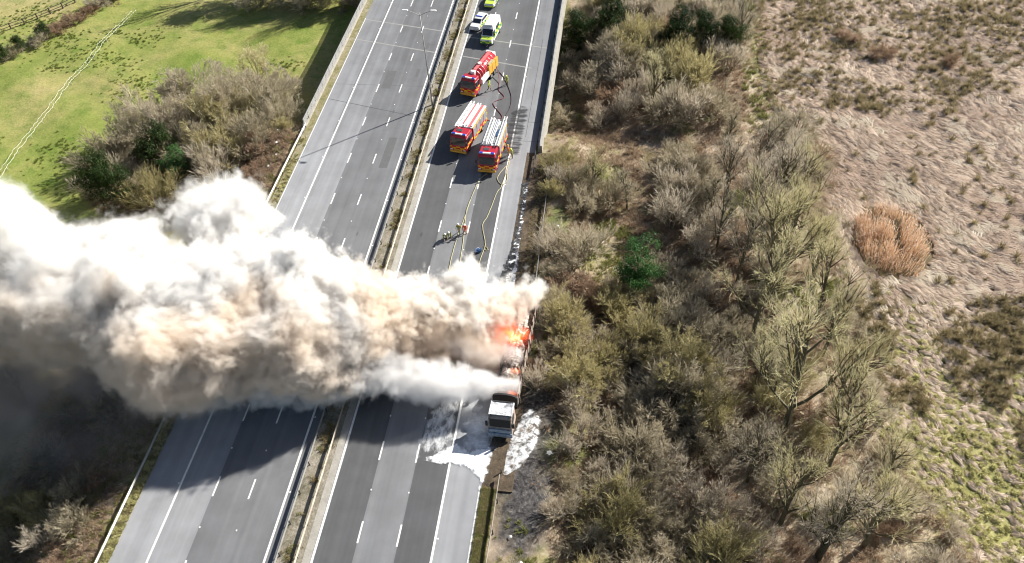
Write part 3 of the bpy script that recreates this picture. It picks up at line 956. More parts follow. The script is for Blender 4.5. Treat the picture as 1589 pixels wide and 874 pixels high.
# ------------------------------------------------------------------ the burning lorry
def lorry(x, y):
    root = empty('burning_lorry', (x, y, 0), R(-3), 'burnt-out articulated lorry on fire against the verge, cab white with foam', 'lorry')
    # tractor unit: y = 0 front .. 2.4
    h = 1.22
    prof = [(0, .55), (-.04, 1.35), (.12, 1.6), (.34, 2.75), (.6, 2.95), (2.2, 2.95), (2.3, .55)]
    cab = MB().prism_x(prof, -h, h, inset=lambda y, z: .1 if z > 2 else 0).build('cab', M['rust'], root, bevel=.07)
    slope_pane((.14, 1.66), (.33, 2.68), -1.05, 1.05).build('windscreen_opening', M['char'], cab)
    for s in (-1, 1):
        MB().box(s * 1.17 - .04, s * 1.17 + .05, .5, 1.4, 1.65, 2.5).build('window_opening', M['char'], cab)
        MB().box(s * (h + .02), s * (h + .25), .1, .22, 1.7, 2.4).build('mirror', M['char'], cab)
    # roof: collapsed skin with an ash-white rim and a sagging middle
    rf = MB()
    n = 12
    vs, fs = [], []
    rr = random.Random(3)
    for j in range(n + 1):
        for i in range(n + 1):
            u, v = i / n, j / n
            sag = -.07 * math.sin(math.pi * u) * math.sin(math.pi * v) + rr.uniform(-.02, .02)
            vs.append((-1.1 + 2.2 * u, .62 + 1.6 * v, 3.07 + sag))
    for j in range(n):
        for i in range(n):
            k = j * (n + 1) + i
            fs.append((k, k + 1, k + n + 2, k + n + 1))
    rf.add(vs, fs)
    rf.build('roof_skin', M['foamroof'], cab, smooth=True)
    for s in (-1, 1):
        MB().box(s * 1.12 - .07, s * 1.12 + .07, .55, 2.25, 2.93, 3.1).build('roof_rail', M['ash'], cab, bevel=.02)
    MB().box(-1.1, 1.1, 2.15, 2.3, 2.9, 3.12).build('roof_rail', M['char'], cab, bevel=.02)
    MB().box(-1.26, 1.26, -.22, .05, .4, .95).build('bumper', M['foamcab'], root, bevel=.04)
    MB().box(-1.15, 1.15, -.1, .02, 1.0, 1.5).build('grille', M['foamcab'], root, bevel=.03)
    for s in (-1, 1):
        wheel(root, s * 1.05, 1.0, .5, .32, 'char', 'rust')
        wheel(root, s * 1.05, 4.4, .5, .5, 'char', 'rust')
        MB().box(s * .42 - .07, s * .42 + .07, .8, 6.0, .6, .88).build('chassis_rail', M['char'], root)
        for yy in (11.2, 12.5, 13.8):
            wheel(root, s * 1.05, yy, .5, .4, 'char', 'rust')
    # trailer y = 3.1 .. 16.3
    tr = MB().box(-1.25, 1.25, 3.2, 16.3, 1.05, 1.3).build('trailer_floor', M['char'], root)
    # arched front bulkhead
    mb = MB()
    pr_ = [(-1.27, 1.1), (1.27, 1.1), (1.27, 2.6)] + [(1.27 * math.cos(t), 2.6 + .45 * math.sin(t)) for t in np.linspace(.2, math.pi - .2, 8)] + [(-1.27, 2.6)]
    k = len(pr_)
    vs = [(a, 3.1, b) for a, b in pr_] + [(a, 3.3, b) for a, b in pr_]
    mb.add(vs, [tuple(range(k)), tuple(range(2 * k - 1, k - 1, -1))] + [(i, i + k, (i + 1) % k + k, (i + 1) % k) for i in range(k)])
    mb.build('front_bulkhead', M['char'], root)
    # side walls: buckled, ribs standing, top edge uneven
    for s in (-1, 1):
        hgt = 2.5 if s > 0 else 1.9
        vs, fs = [], []
        ys = np.linspace(3.3, 16.2, 40)
        for j, yy in enumerate(ys):
            top = hgt + .18 * math.sin(yy * 1.7) + .1 * math.sin(yy * 4.1) + rr.uniform(-.06, .06)
            bx = s * (1.22 + .05 * math.sin(yy * 2.6))
            vs += [(s * 1.22, yy, 1.3), (bx, yy, top), (bx + s * .05, yy, top), (s * 1.27, yy, 1.25)]
        for j in range(len(ys) - 1):
            for q in range(3):
                fs.append((j * 4 + q, j * 4 + q + 1, j * 4 + q + 5, j * 4 + q + 4))
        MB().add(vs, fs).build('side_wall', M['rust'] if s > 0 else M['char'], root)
        for yy in np.arange(3.8, 16.2, 1.2):
            MB().box(s * 1.28 - .04, s * 1.28 + .05, yy - .05, yy + .05, 1.05, hgt + rr.uniform(-.1, .3)).build('rib', M['char'], root)
    # collapsed load
    vs, fs = [], []
    nx, ny = 12, 60
    for j in range(ny + 1):
        for i in range(nx + 1):
            u, v = i / nx, j / ny
            yy = 3.35 + 12.8 * v
            z = 1.45 + .75 * math.sin(math.pi * u) ** .7 + .35 * mnoise.noise((u * 4, yy * 1.1, 0)) + .22 * mnoise.noise((u * 11, yy * 3, 4))
            vs.append((-1.2 + 2.4 * u, yy, max(1.31, z)))
    for j in range(ny):
        for i in range(nx):
            q = j * (nx + 1) + i
            fs.append((q, q + 1, q + nx + 2, q + nx + 1))
    MB().add(vs, fs).build('burnt_load', M['loadmat'], root)
    return root


def load_mat():
    m, nt, b = nmat('burnt_load')
    v = coords(nt)
    f = tex(nt, 1.3, 6, 0.7, coords(nt, scale=(.7, 1.6, 1)))
    nt.links.new(ramp(nt, f, [(0.36, (0.05, 0.044, 0.04)), (0.48, (0.30, 0.255, 0.22)), (0.6, (0.60, 0.55, 0.49))]), b.inputs['Base Color'])
    b.inputs['Roughness'].default_value = 0.95
    bump(nt, b, f, 0.8, 0.15)
    return m


M['loadmat'] = load_mat()
LX, LY = 17.75, 46.6
lorry(LX, LY)


# ------------------------------------------------------------------ foam and water on the ground
def foam_mat(name, thr, soft, scale, alpha=1.0, sx=(1, 1, 1), fall=.75):
    m, nt, b = nmat(name)
    v = coords(nt, scale=sx)
    f = tex(nt, scale, 7, 0.68, v, .3)
    edge = N(nt, 'ShaderNodeVertexColor', layer_name='edge')
    sp = nt.nodes.new('ShaderNodeSeparateColor')
    nt.links.new(edge.outputs[0], sp.inputs[0])
    k = mathn(nt, 'ADD', f, mathn(nt, 'MULTIPLY', mathn(nt, 'SUBTRACT', sp.outputs[0], 1.0), fall))
    a = ramp(nt, k, [(thr, (0, 0, 0)), (thr + soft, (alpha, alpha, alpha))])
    nt.links.new(a, b.inputs['Alpha'])
    nt.links.new(ramp(nt, tex(nt, scale * 3, 4, .6, v), [(0.3, (0.66, 0.70, 0.74)), (0.6, (0.88, 0.89, 0.9))]), b.inputs['Base Color'])
    b.inputs['Roughness'].default_value = 0.45
    bump(nt, b, f, 0.5, 0.1)
    return m


M['foam'] = foam_mat('foam', .20, .22, 1.5, fall=.6)
M['foamheap'] = foam_mat('foam_heap', .38, .24, 1.4, .9)
M['foamstream'] = foam_mat('foam_stream', .34, .25, 1.7, .7)
M['foamthin'] = foam_mat('thin_foam', .34, .26, 1.5, .75, (1, .5, 1), .35)
M['foamfilm'] = foam_mat('foam_film', -.25, .75, .7, .92, fall=.55)


def foam_patch(poly, z, mat, name, label=None, step=.25, follow=False, soft=1.0):
    """raised sheet inside an outline; edge colour falls to 0 at the rim"""
    P = np.array(poly, float)
    xs = np.arange(P[:, 0].min(), P[:, 0].max() + step, step)
    ys = np.arange(P[:, 1].min(), P[:, 1].max() + step, step)
    X, Y = np.meshgrid(xs, ys)
    ins = np.zeros(X.shape, bool)
    dist = np.full(X.shape, 1e9)
    n = len(P)
    for i in range(n):
        a, b = P[i], P[(i + 1) % n]
        cond = (a[1] > Y) != (b[1] > Y)
        with np.errstate(divide='ignore', invalid='ignore'):
            xi = (b[0] - a[0]) * (Y - a[1]) / (b[1] - a[1] + 1e-12) + a[0]
        ins ^= cond & (X < xi)
        ab = b - a
        t = np.clip(((X - a[0]) * ab[0] + (Y - a[1]) * ab[1]) / (ab @ ab + 1e-9), 0, 1)
        dist = np.minimum(dist, np.hypot(X - a[0] - t * ab[0], Y - a[1] - t * ab[1]))
    e = np.where(ins, np.clip(dist / soft, 0, 1), 0)
    if follow:
        Z = gz(X, Y) + z + .12 * e
        Z = np.maximum(Z, np.where(X < 17.95, .03, -9))
    else:
        Z = z + .05 * e
    ny, nx = X.shape
    idx = np.arange(nx * ny).reshape(ny, nx)
    q = np.stack([idx[:-1, :-1], idx[:-1, 1:], idx[1:, 1:], idx[1:, :-1]], -1).reshape(-1, 4)
    keep = (e.ravel()[q] > 0).any(1)
    me = bpy.data.meshes.new(name)
    used, inv = np.unique(q[keep], return_inverse=True)
    V = np.stack([X.ravel(), Y.ravel(), Z.ravel()], 1)[used]
    me.from_pydata(V.tolist(), [], inv.reshape(-1, 4).tolist())
    me.materials.append(mat)
    ca = me.color_attributes.new('edge', 'FLOAT_COLOR', 'POINT')
    ee = e.ravel()[used]
    ca.data.foreach_set('color', np.stack([ee, ee, ee, np.ones_like(ee)], 1).ravel().astype(np.float32))
    me.polygons.foreach_set('use_smooth', [True] * len(me.polygons))
    return link(name, me, kind='stuff', label=label)


foam_patch([(9.4, 43.2), (11.8, 44.9), (13.4, 46.2), (14.8, 45.2), (16.9, 46.0), (17.6, 45.4), (17.4, 42.5), (16.9, 40.0), (16.5, 37.6), (16.2, 39.6), (15.9, 41.4), (15.0, 42.3), (13.4, 42.7), (11.3, 42.7)], .035, M['foam'], 'foam', 'bright white firefighting foam puddle below the lorry cab', soft=.8)
foam_patch([(13.1, 44.4), (17.2, 43.2), (17.6, 49.5), (13.9, 51.2), (13.0, 48.5)], .02, M['foamfilm'], 'foam', 'thin bluish foam film on the hard shoulder beside the cab', soft=2.2)
foam_patch([(8.4, 43.2), (13.4, 43.6), (14.0, 46), (13.8, 52.5), (10.6, 53), (9.0, 49)], .018, M['foamthin'], 'foam', 'speckled foam splashes on the lane beside the lorry', soft=1.6)
foam_patch([(17.6, 41.6), (17.9, 46.2), (18.9, 49.8), (20.4, 51.4), (22.4, 49.6), (22.0, 46.0), (20.9, 43.2), (19.2, 41.6)], .06, M['foamheap'], 'foam', 'white foam heap on the verge right of the lorry cab', follow=True, soft=.8)
_st = [(16.2, 85.5), (16.5, 79.6), (16.75, 76.6), (16.8, 73.1), (17.0, 69), (17.0, 64), (15.7, 64), (15.8, 69.3), (16.05, 73), (16.2, 76.5), (16.0, 79.5), (15.9, 85.5)]
foam_patch(_st, .03, M['foamstream'], 'foam', 'ragged stream of white foam along the scorched verge above the smoke', step=.15, soft=.35)
foam_patch([(14.9, 87), (17.2, 87), (17.7, 64), (14.6, 64), (14.7, 72), (15.2, 79)], .021, foam_mat('ash_splash', .52, .08, 1.5), 'ash_splash', 'white flecks over black ash on the verge', soft=.9)


def ash_strip(poly):
    return foam_patch(poly, .016, M['ashblack'], 'black_ash', 'black wet ash along the hard shoulder edge', step=.2, soft=.8)


def ashblack():
    m, nt, b = nmat('black_ash')
    v = coords(nt)
    f = tex(nt, 1.1, 7, 0.7, v, .3)
    edge = N(nt, 'ShaderNodeVertexColor', layer_name='edge')
    sp = nt.nodes.new('ShaderNodeSeparateColor')
    nt.links.new(edge.outputs[0], sp.inputs[0])
    k = mathn(nt, 'ADD', f, mathn(nt, 'MULTIPLY', mathn(nt, 'SUBTRACT', sp.outputs[0], 1.0), .6))
    nt.links.new(ramp(nt, k, [(.36, (0, 0, 0)), (.46, (.92, .92, .92))]), b.inputs['Alpha'])
    nt.links.new(ramp(nt, tex(nt, 2.5, 6, .7, v), [(.4, (.018, .018, .02)), (.7, (.12, .12, .125))]), b.inputs['Base Color'])
    b.inputs['Roughness'].default_value = .5
    bump(nt, b, f, .8, .1)
    return m


foam_patch([(10.6, 92.5), (15.2, 92.0), (15.4, 104.5), (13.2, 106), (11.6, 103)], .0085, M['wet'], 'damp_patch', 'dark damp streaks on the tarmac beside the ladder fire engine', step=.3, soft=1.0)
M['ashblack'] = ashblack()
ash_strip([(14.8, 86.5), (17.0, 90), (17.4, 63), (14.3, 63), (14.2, 69), (14.9, 74), (15.2, 80)])


# ------------------------------------------------------------------ hoses and small things on the road
def smooth_path(pts, k=8, wob=.0, seed=0):
    rr = random.Random(seed)
    P = [Vector((p[0], p[1], 0)) for p in pts]
    out = []
    for i in range(len(P) - 1):
        p0, p1, p2, p3 = P[max(i - 1, 0)], P[i], P[i + 1], P[min(i + 2, len(P) - 1)]
        for j in range(k):
            t = j / k
            q = .5 * ((2 * p1) + (p2 - p0) * t + (2 * p0 - 5 * p1 + 4 * p2 - p3) * t * t + (3 * p1 - p0 - 3 * p2 + p3) * t ** 3)
            q.x += rr.uniform(-wob, wob)
            out.append(q)
    out.append(P[-1])
    return out


def hose(pts, mat, label, r=.05, z=.055, k=8, rise=0):
    ps = smooth_path(pts, k, .02)
    n = len(ps)
    for i, q in enumerate(ps):
        q.z = z + max(0, rise - i * .2)
    o = MB().path(ps, r, 6).build('hose', mat, None, smooth=True)
    return tag(o, label, 'hose', 'fire hoses on the road')


hose([(8.1, 114.6), (9.6, 112.7), (10.8, 109.8), (11.7, 106.8), (11.8, 104.0), (11.4, 101.3), (11.9, 98.5), (12.3, 95.4)], M['hosedark'], 'dark hose curving from the tanker to the ladder fire engine', rise=1)
hose([(8.5, 114.1), (9.3, 111.2), (9.5, 108.7), (10.6, 106.7), (9.1, 105.1), (10.9, 101.9), (10.4, 101.1), (8.7, 100.6), (8.3, 100.2)], M['hosered'], 'zigzag red hose lying between the tanker and the striped fire engine', k=4, rise=1)
hose([(13.3, 92.4), (13.2, 89.7), (12.8, 85.8), (12.4, 84.5), (11.8, 79.9), (11.4, 78.1), (12.0, 75.6), (12.25, 74.3), (12.1, 72.8), (12.0, 71.1), (12.3, 67), (13.5, 61), (14.5, 56)], M['hoseyel'], 'wavy yellow hose lying in the lane nearest the hard shoulder')
hose([(12.1, 74.2), (12.5, 74.0), (12.7, 73.6), (12.4, 73.5), (12.2, 73.9)], M['hoseyel'], 'small loop of yellow hose beside the wavy hose', r=.05)
hose([(10.5, 88.4), (9.7, 87.0), (9.1, 83.0), (8.9, 79.8), (8.7, 77.7), (8.5, 75.2), (8.4, 71.4), (8.6, 66), (9.4, 60)], M['hoseyel'], 'straight yellow hose running from the ladder fire engine past the crew')
hose([(9.6, 87), (9.2, 84), (8.9, 80.4), (9.25, 76.7), (9.5, 72.6), (9.8, 66)], M['hoseyel'], 'thin second yellow hose close beside the straight one', r=.05)
hose([(13.1, 90.5), (12.3, 88.7), (12.1, 87.3), (12.9, 86.2), (13.4, 87.2), (13.2, 88.8)], M['hoseyel'], 'slack curl of yellow hose by the white edge line', r=.05)

bag = empty('kit_bag', (11.5, 73.2, 0), R(25), 'small blue kit bag left alone on the dark lane', 'bag')
MB().box(-.45, .45, -.28, .28, .02, .5).build('body', M['bluebag'], bag, bevel=.1)
MB().path([(-.25, 0, .48), (-.15, 0, .68), (.15, 0, .68), (.25, 0, .48)], .03, 6).build('handle', M['litter'], bag)


# ------------------------------------------------------------------ people
def person(x, y, face, pose, top, legs, helmet, label, z=0.0):
    """face = compass degrees the person looks towards (0 = +Y, clockwise). One skinned body, helmet and eyes as parts"""
    root = empty('person', (x, y, z), -R(face), label, 'person', 'fire crew on the road')
    bend = {'stand': 0.05, 'walk': .12, 'crouch': .75, 'carry': .3}[pose]
    hipz = {'stand': .93, 'walk': .91, 'crouch': .55, 'carry': .9}[pose]
    hip = Vector((0, 0, hipz))

    def up(h, fwd=0):   # point along the bent spine, forward is +Y
        return hip + Vector((0, math.sin(bend) * h + fwd, math.cos(bend) * h))
    V, E, Rad, part = [], [], [], []

    def node(p, r, k, parent=None):
        V.append(tuple(p))
        Rad.append(r)
        part.append(k)
        if parent is not None:
            E.append((parent, len(V) - 1))
        return len(V) - 1
    pel = node(hip, .155, 1)
    wst = node(up(.22), .15, 0, pel)
    ch = node(up(.44), .175, 0, wst)
    nk = node(up(.58), .07, 2, ch)
    hd = node(up(.68, .02), .095, 2, nk)
    hd2 = node(up(.78, .02), .09, 2, hd)
    legs_p = {'stand': [((-.1, .02, .48), (-.11, -.02, .09), (-.12, .12, .05)), ((.1, .03, .48), (.12, .0, .09), (.14, .14, .05))],
              'walk': [((-.1, .2, .5), (-.1, .22, .09), (-.1, .36, .06)), ((.1, -.02, .5), (.1, -.3, .16), (.1, -.2, .06))],
              'carry': [((-.12, .16, .48), (-.12, .12, .09), (-.13, .26, .05)), ((.12, -.02, .48), (.12, -.22, .12), (.12, -.1, .05))],
              'crouch': [((-.16, .36, .5), (-.14, .12, .09), (-.14, .28, .05)), ((.16, .32, .22), (.14, -.1, .12), (.14, .02, .05))]}[pose]
    for s, (k, a, t) in zip((-1, 1), legs_p):
        h0 = node(hip + Vector((s * .1, 0, -.06)), .105, 1, pel)
        k0 = node(k, .07, 1, h0)
        a0 = node(a, .055, 3, k0)
        node(t, .05, 3, a0)
    arms = {'stand': [(-.30, .02, -.30), (.30, .02, -.30), .10], 'walk': [(-.28, -.12, -.28), (.28, .14, -.28), .12],
            'crouch': [(-.24, .2, -.26), (.24, .22, -.24), .2], 'carry': [(-.25, .18, -.22), (.25, .2, -.22), .22]}[pose]
    hands = []
    for s, el in zip((-1, 1), arms[:2]):
        sh = up(.47) + Vector((s * .20, 0, 0))
        s0 = node(sh, .075, 0, ch)
        e = sh + Vector(el) - Vector((s * .20, 0, 0)) * .9
        e0 = node(e, .055, 0, s0)
        w = e + Vector((-s * .03, arms[2] + .05, -.2))
        w0 = node(w, .035, 2, e0)
        d = (w - e).normalized()
        p0 = node(w + d * .07, .032, 2, w0)
        hands.append((w + d * .07, d, s))
    me = bpy.data.meshes.new('body')
    me.from_pydata(V, E, [])
    o = bpy.data.objects.new('body', me)
    COL.objects.link(o)
    o.modifiers.new('skin', 'SKIN')
    sv = me.skin_vertices[0].data
    for i, r in enumerate(Rad):
        sv[i].radius = (r, r)
        sv[i].use_root = (i == 0)
    sub = o.modifiers.new('sub', 'SUBSURF')
    sub.levels = sub.render_levels = 1
    dg = bpy.context.evaluated_depsgraph_get()
    em = bpy.data.meshes.new_from_object(o.evaluated_get(dg))
    bpy.data.objects.remove(o)
    mb = MB()
    VV = np.array(V)
    mid = np.array([(np.array(V[a]) + np.array(V[b])) / 2 for a, b in E])
    cand = np.concatenate([VV, mid])
    cp = part + [max(part[a], part[b]) if 2 in (part[a], part[b]) and part[a] != 0 and part[b] != 0 else (part[a] if part[a] == part[b] else min(part[a], part[b])) for a, b in E]
    fs = [tuple(p.vertices) for p in em.polygons]
    vs = [tuple(v.co) for v in em.vertices]
    mb.add(vs, fs)
    for i, p in enumerate(em.polygons):
        c = np.array(p.center)
        mb.m[i] = cp[int(np.argmin(((cand - c) ** 2).sum(1)))]
    for h, d, s in hands:
        side = d.cross(Vector((0, 0, 1))).normalized()
        for k in range(4):
            b0 = h + side * (k - 1.5) * .02 + d * .02
            L = (.075, .085, .08, .062)[k]
            b1 = b0 + d * L * .5 + Vector((0, .01, -.005))
            b2 = b1 + (d * .7 + Vector((0, .2, -.5))).normalized() * L * .5
            mb.tube(b0, b1, .0095, .009, 5, 2).tube(b1, b2, .009, .007, 5, 2)
        t0 = h - d * .03 - side * s * .03
        mb.tube(t0, t0 + d * .04 - side * s * .035, .011, .009, 5, 2)
    hp = up(.75, .03)
    mb.ball(hp + Vector((0, .1, -.03)), (.015, .022, .02), 6, 5, 2)     # nose
    for s in (-1, 1):
        mb.ball(hp + Vector((s * .095, 0, -.02)), (.012, .02, .03), 6, 5, 2)   # ears
    body = mb.build('body', [M[top], M[legs], M['skin'], M['black']], root, smooth=True)
    fm = MB()
    for s in (-1, 1):
        fm.ball(hp + Vector((s * .035, .088, 0)), .011, 6, 5)
    fm.box(hp.x - .025, hp.x + .025, hp.y + .085, hp.y + .095, hp.z - .072, hp.z - .062)
    fm.build('face', M['dark'], root)
    hm = MB().ball(hp + Vector((0, -.01, .03)), (.135, .155, .125), 14, 6, half=True)
    hm.tube(hp + Vector((0, .0, .02)), hp + Vector((0, .0, .04)), .17, .165, 14)
    hm.build('helmet', M[helmet], root, smooth=False)
    st = MB()
    for h in (.16, .34):
        st.tube(up(h - .025), up(h + .025), .185, .19, 12, caps=False)
    st.build('reflective_band', M['silver'] if top != 'silver' else M['white'], root)
    return root


person(8.1, 108.5, 120, 'walk', 'hivis', 'tan', 'lime', 'firefighter in yellow jacket walking beside the tanker')
person(10.7, 110.3, 200, 'carry', 'hivis', 'olive', 'lime', 'firefighter in lime jacket holding the dark hose out in the lane')
person(8.75, 100.7, 300, 'stand', 'hivis', 'olive', 'lime', 'firefighter in lime jacket at the rear corner of the striped fire engine')
person(13.0, 92.7, 250, 'stand', 'orange', 'orange', 'yellow', 'person in orange overalls beside the ladder fire engine')
person(13.55, 92.2, 200, 'carry', 'hivis', 'tan', 'lime', 'firefighter in yellow jacket just right of the person in orange overalls')
person(6.9, 75.4, 150, 'crouch', 'olive', 'olive', 'white', 'crouching firefighter in olive kit, left of the crew by the smoke')
person(7.5, 75.8, 170, 'crouch', 'olive', 'olive', 'white', 'bent firefighter in olive kit shoulder to shoulder with the crouching one')
person(8.65, 76.4, 180, 'walk', 'olive', 'tan', 'white', 'firefighter in olive kit standing left of the one in orange near the smoke')
person(9.45, 76.5, 180, 'carry', 'orange', 'orange', 'white', 'firefighter in bright orange overalls gripping a hose near the smoke')


# ------------------------------------------------------------------ plants
class Plant:
    def __init__(self, seed):
        self.r = random.Random(seed)
        self.wood, self.twig = MB(), MB()

    def rv(self, a=1.0):
        r = self.r
        return Vector((r.uniform(-a, a), r.uniform(-a, a), r.uniform(-a, a)))

    def side(self, d, ang):
        """direction turned away from d by ang at a random roll"""
        a = d.orthogonal().normalized()
        b = d.cross(a)
        t = self.r.uniform(0, 2 * math.pi)
        return d * math.cos(ang) + (a * math.cos(t) + b * math.sin(t)) * math.sin(ang)

    def tw(self, p, d, L, w):
        """one twig: a thin tapering three-sided sliver with a kink"""
        k = p + d * L * .5
        e = k + (d + self.rv(.35)).normalized() * L * .5
        a = d.orthogonal().normalized()
        t = self.r.uniform(0, 2 * math.pi)
        b = d.cross(a)
        s = (a * math.cos(t) + b * math.sin(t)) * w
        self.twig.add([p - s, p + s, k + s * .7, k - s * .7, e], [(0, 1, 2, 3), (3, 2, 4)])

    def branch(self, p, d, L, r, lvl, S):
        n = S['seg'][lvl]
        last = lvl == len(S['seg']) - 1
        pts = [p.copy()]
        for i in range(n):
            d = (d + self.rv(S['wob'][lvl]) + Vector((0, 0, S['up'][lvl]))).normalized()
            p = p + d * (L / n)
            r1 = r * (1 - .75 * (i + 1) / n)
            r0 = r * (1 - .75 * i / n)
            tgt = self.wood if lvl <= S.get('woodlvl', 1) else self.twig
            tgt.tube(pts[-1], p, max(r0, .008), max(r1, .006), 5 if lvl == 0 and S.get('tree') else (4 if lvl == 0 else 3), 0, caps=False)
            pts.append(p.copy())
        k = S['kids'][lvl]
        for c in range(k):
            t = S['from'][lvl] + (1 - S['from'][lvl]) * (c + self.r.random()) / k
            f = t * n
            i = min(int(f), n - 1)
            q = pts[i].lerp(pts[i + 1], f - i)
            dd = (pts[i + 1] - pts[i]).normalized()
            nd = self.side(dd, R(self.r.uniform(*S['ang'][lvl])))
            LL = L * self.r.uniform(*S['len'][lvl]) * (1.15 - .55 * t)
            if last:
                self.tw(q, nd, max(.22, LL), S['tw'])
            else:
                self.branch(q, nd, LL, r * .5 * (1.1 - .5 * t), lvl + 1, S)
        if last:
            self.tw(pts[-1], d, L * .6, S['tw'])


BUSH = dict(seg=(4, 3, 2), wob=(.15, .17, .2), up=(.09, .06, .04), kids=(8, 7, 5), ang=((16, 42), (14, 40), (10, 32)), len=((.5, .75), (.5, .75), (.6, .95)), tw=.016, woodlvl=1)
BUSH['from'] = (.25, .2, .25)


def bush(seed, stems, L, spread, r=.07, S=BUSH, base=.35):
    P = Plant(seed)
    for i in range(stems):
        az = 2 * math.pi * (i + P.r.random() * .8) / stems
        inc = R(P.r.uniform(*spread))
        d = Vector((math.cos(az) * math.sin(inc), math.sin(az) * math.sin(inc), math.cos(inc)))
        p = Vector((math.cos(az), math.sin(az), 0)) * base * P.r.random() + Vector((0, 0, -.35))
        P.branch(p, d, L * P.r.uniform(.75, 1.15), r * P.r.uniform(.7, 1.2), 0, S)
    return P


TREE = dict(seg=(6, 5, 3, 2), wob=(.06, .12, .16, .2), up=(.05, .12, .08, .04), kids=(13, 6, 5, 4), ang=((22, 48), (16, 38), (14, 36), (10, 32)),
            len=((.4, .6), (.42, .6), (.45, .65), (.6, .95)), tw=.016, woodlvl=2, tree=1)
TREE['from'] = (.25, .25, .2, .15)


def tree(seed, H, r, lean=(0, 0), S=TREE, forks=1):
    P = Plant(seed)
    for k in range(forks):
        d = Vector((lean[0] + P.r.uniform(-.12, .12) * (forks > 1) * 2, lean[1] + P.r.uniform(-.12, .12) * (forks > 1) * 2, 1)).normalized()
        P.branch(Vector((P.r.uniform(-.2, .2) * (forks > 1), P.r.uniform(-.2, .2) * (forks > 1), -.5)), d, H * P.r.uniform(.85, 1.05), r, 0, S)
    return P


def leaf_cloud(mb, rr, blobs, n, size):
    """leaf-sized faces in clumps over each blob's shell, gaps left between the clumps"""
    for (cx, cyy, cz, rx, ry, rz) in blobs:
        cl = []
        for _ in range(26):
            v = Vector((rr.gauss(0, 1), rr.gauss(0, 1), rr.gauss(0, 1))).normalized() * rr.uniform(.55, 1.05)
            cl.append(v)
        for _ in range(n):
            c = rr.choice(cl) + Vector((rr.gauss(0, .15), rr.gauss(0, .15), rr.gauss(0, .15)))
            p = Vector((cx + c.x * rx, cyy + c.y * ry, cz + c.z * rz))
            nrm = (c.normalized() + Vector((rr.uniform(-.8, .8), rr.uniform(-.8, .8), rr.uniform(-.5, .9)))).normalized()
            a = nrm.orthogonal().normalized()
            t = rr.uniform(0, 6.28)
            b = nrm.cross(a)
            u = (a * math.cos(t) + b * math.sin(t)) * size * rr.uniform(.6, 1.2)
            w = nrm.cross(u) * .7
            mb.add([p - u, p + w * .8, p + u, p - w * .8], [(0, 1, 2, 3)])


PROTO = {}


def proto(key, P, wood, twig, leafm=None, leaf=None):
    """keeps the meshes of one kind of plant"""
    ms = [('stem', P.wood.mesh('stem', M[wood], smooth=False))]
    if P.twig.f:
        ms.append(('crown', P.twig.mesh('crown', M[twig])))
    if leaf is not None:
        ms.append(('foliage', leaf.mesh('foliage', M[leafm])))
    PROTO[key] = ms


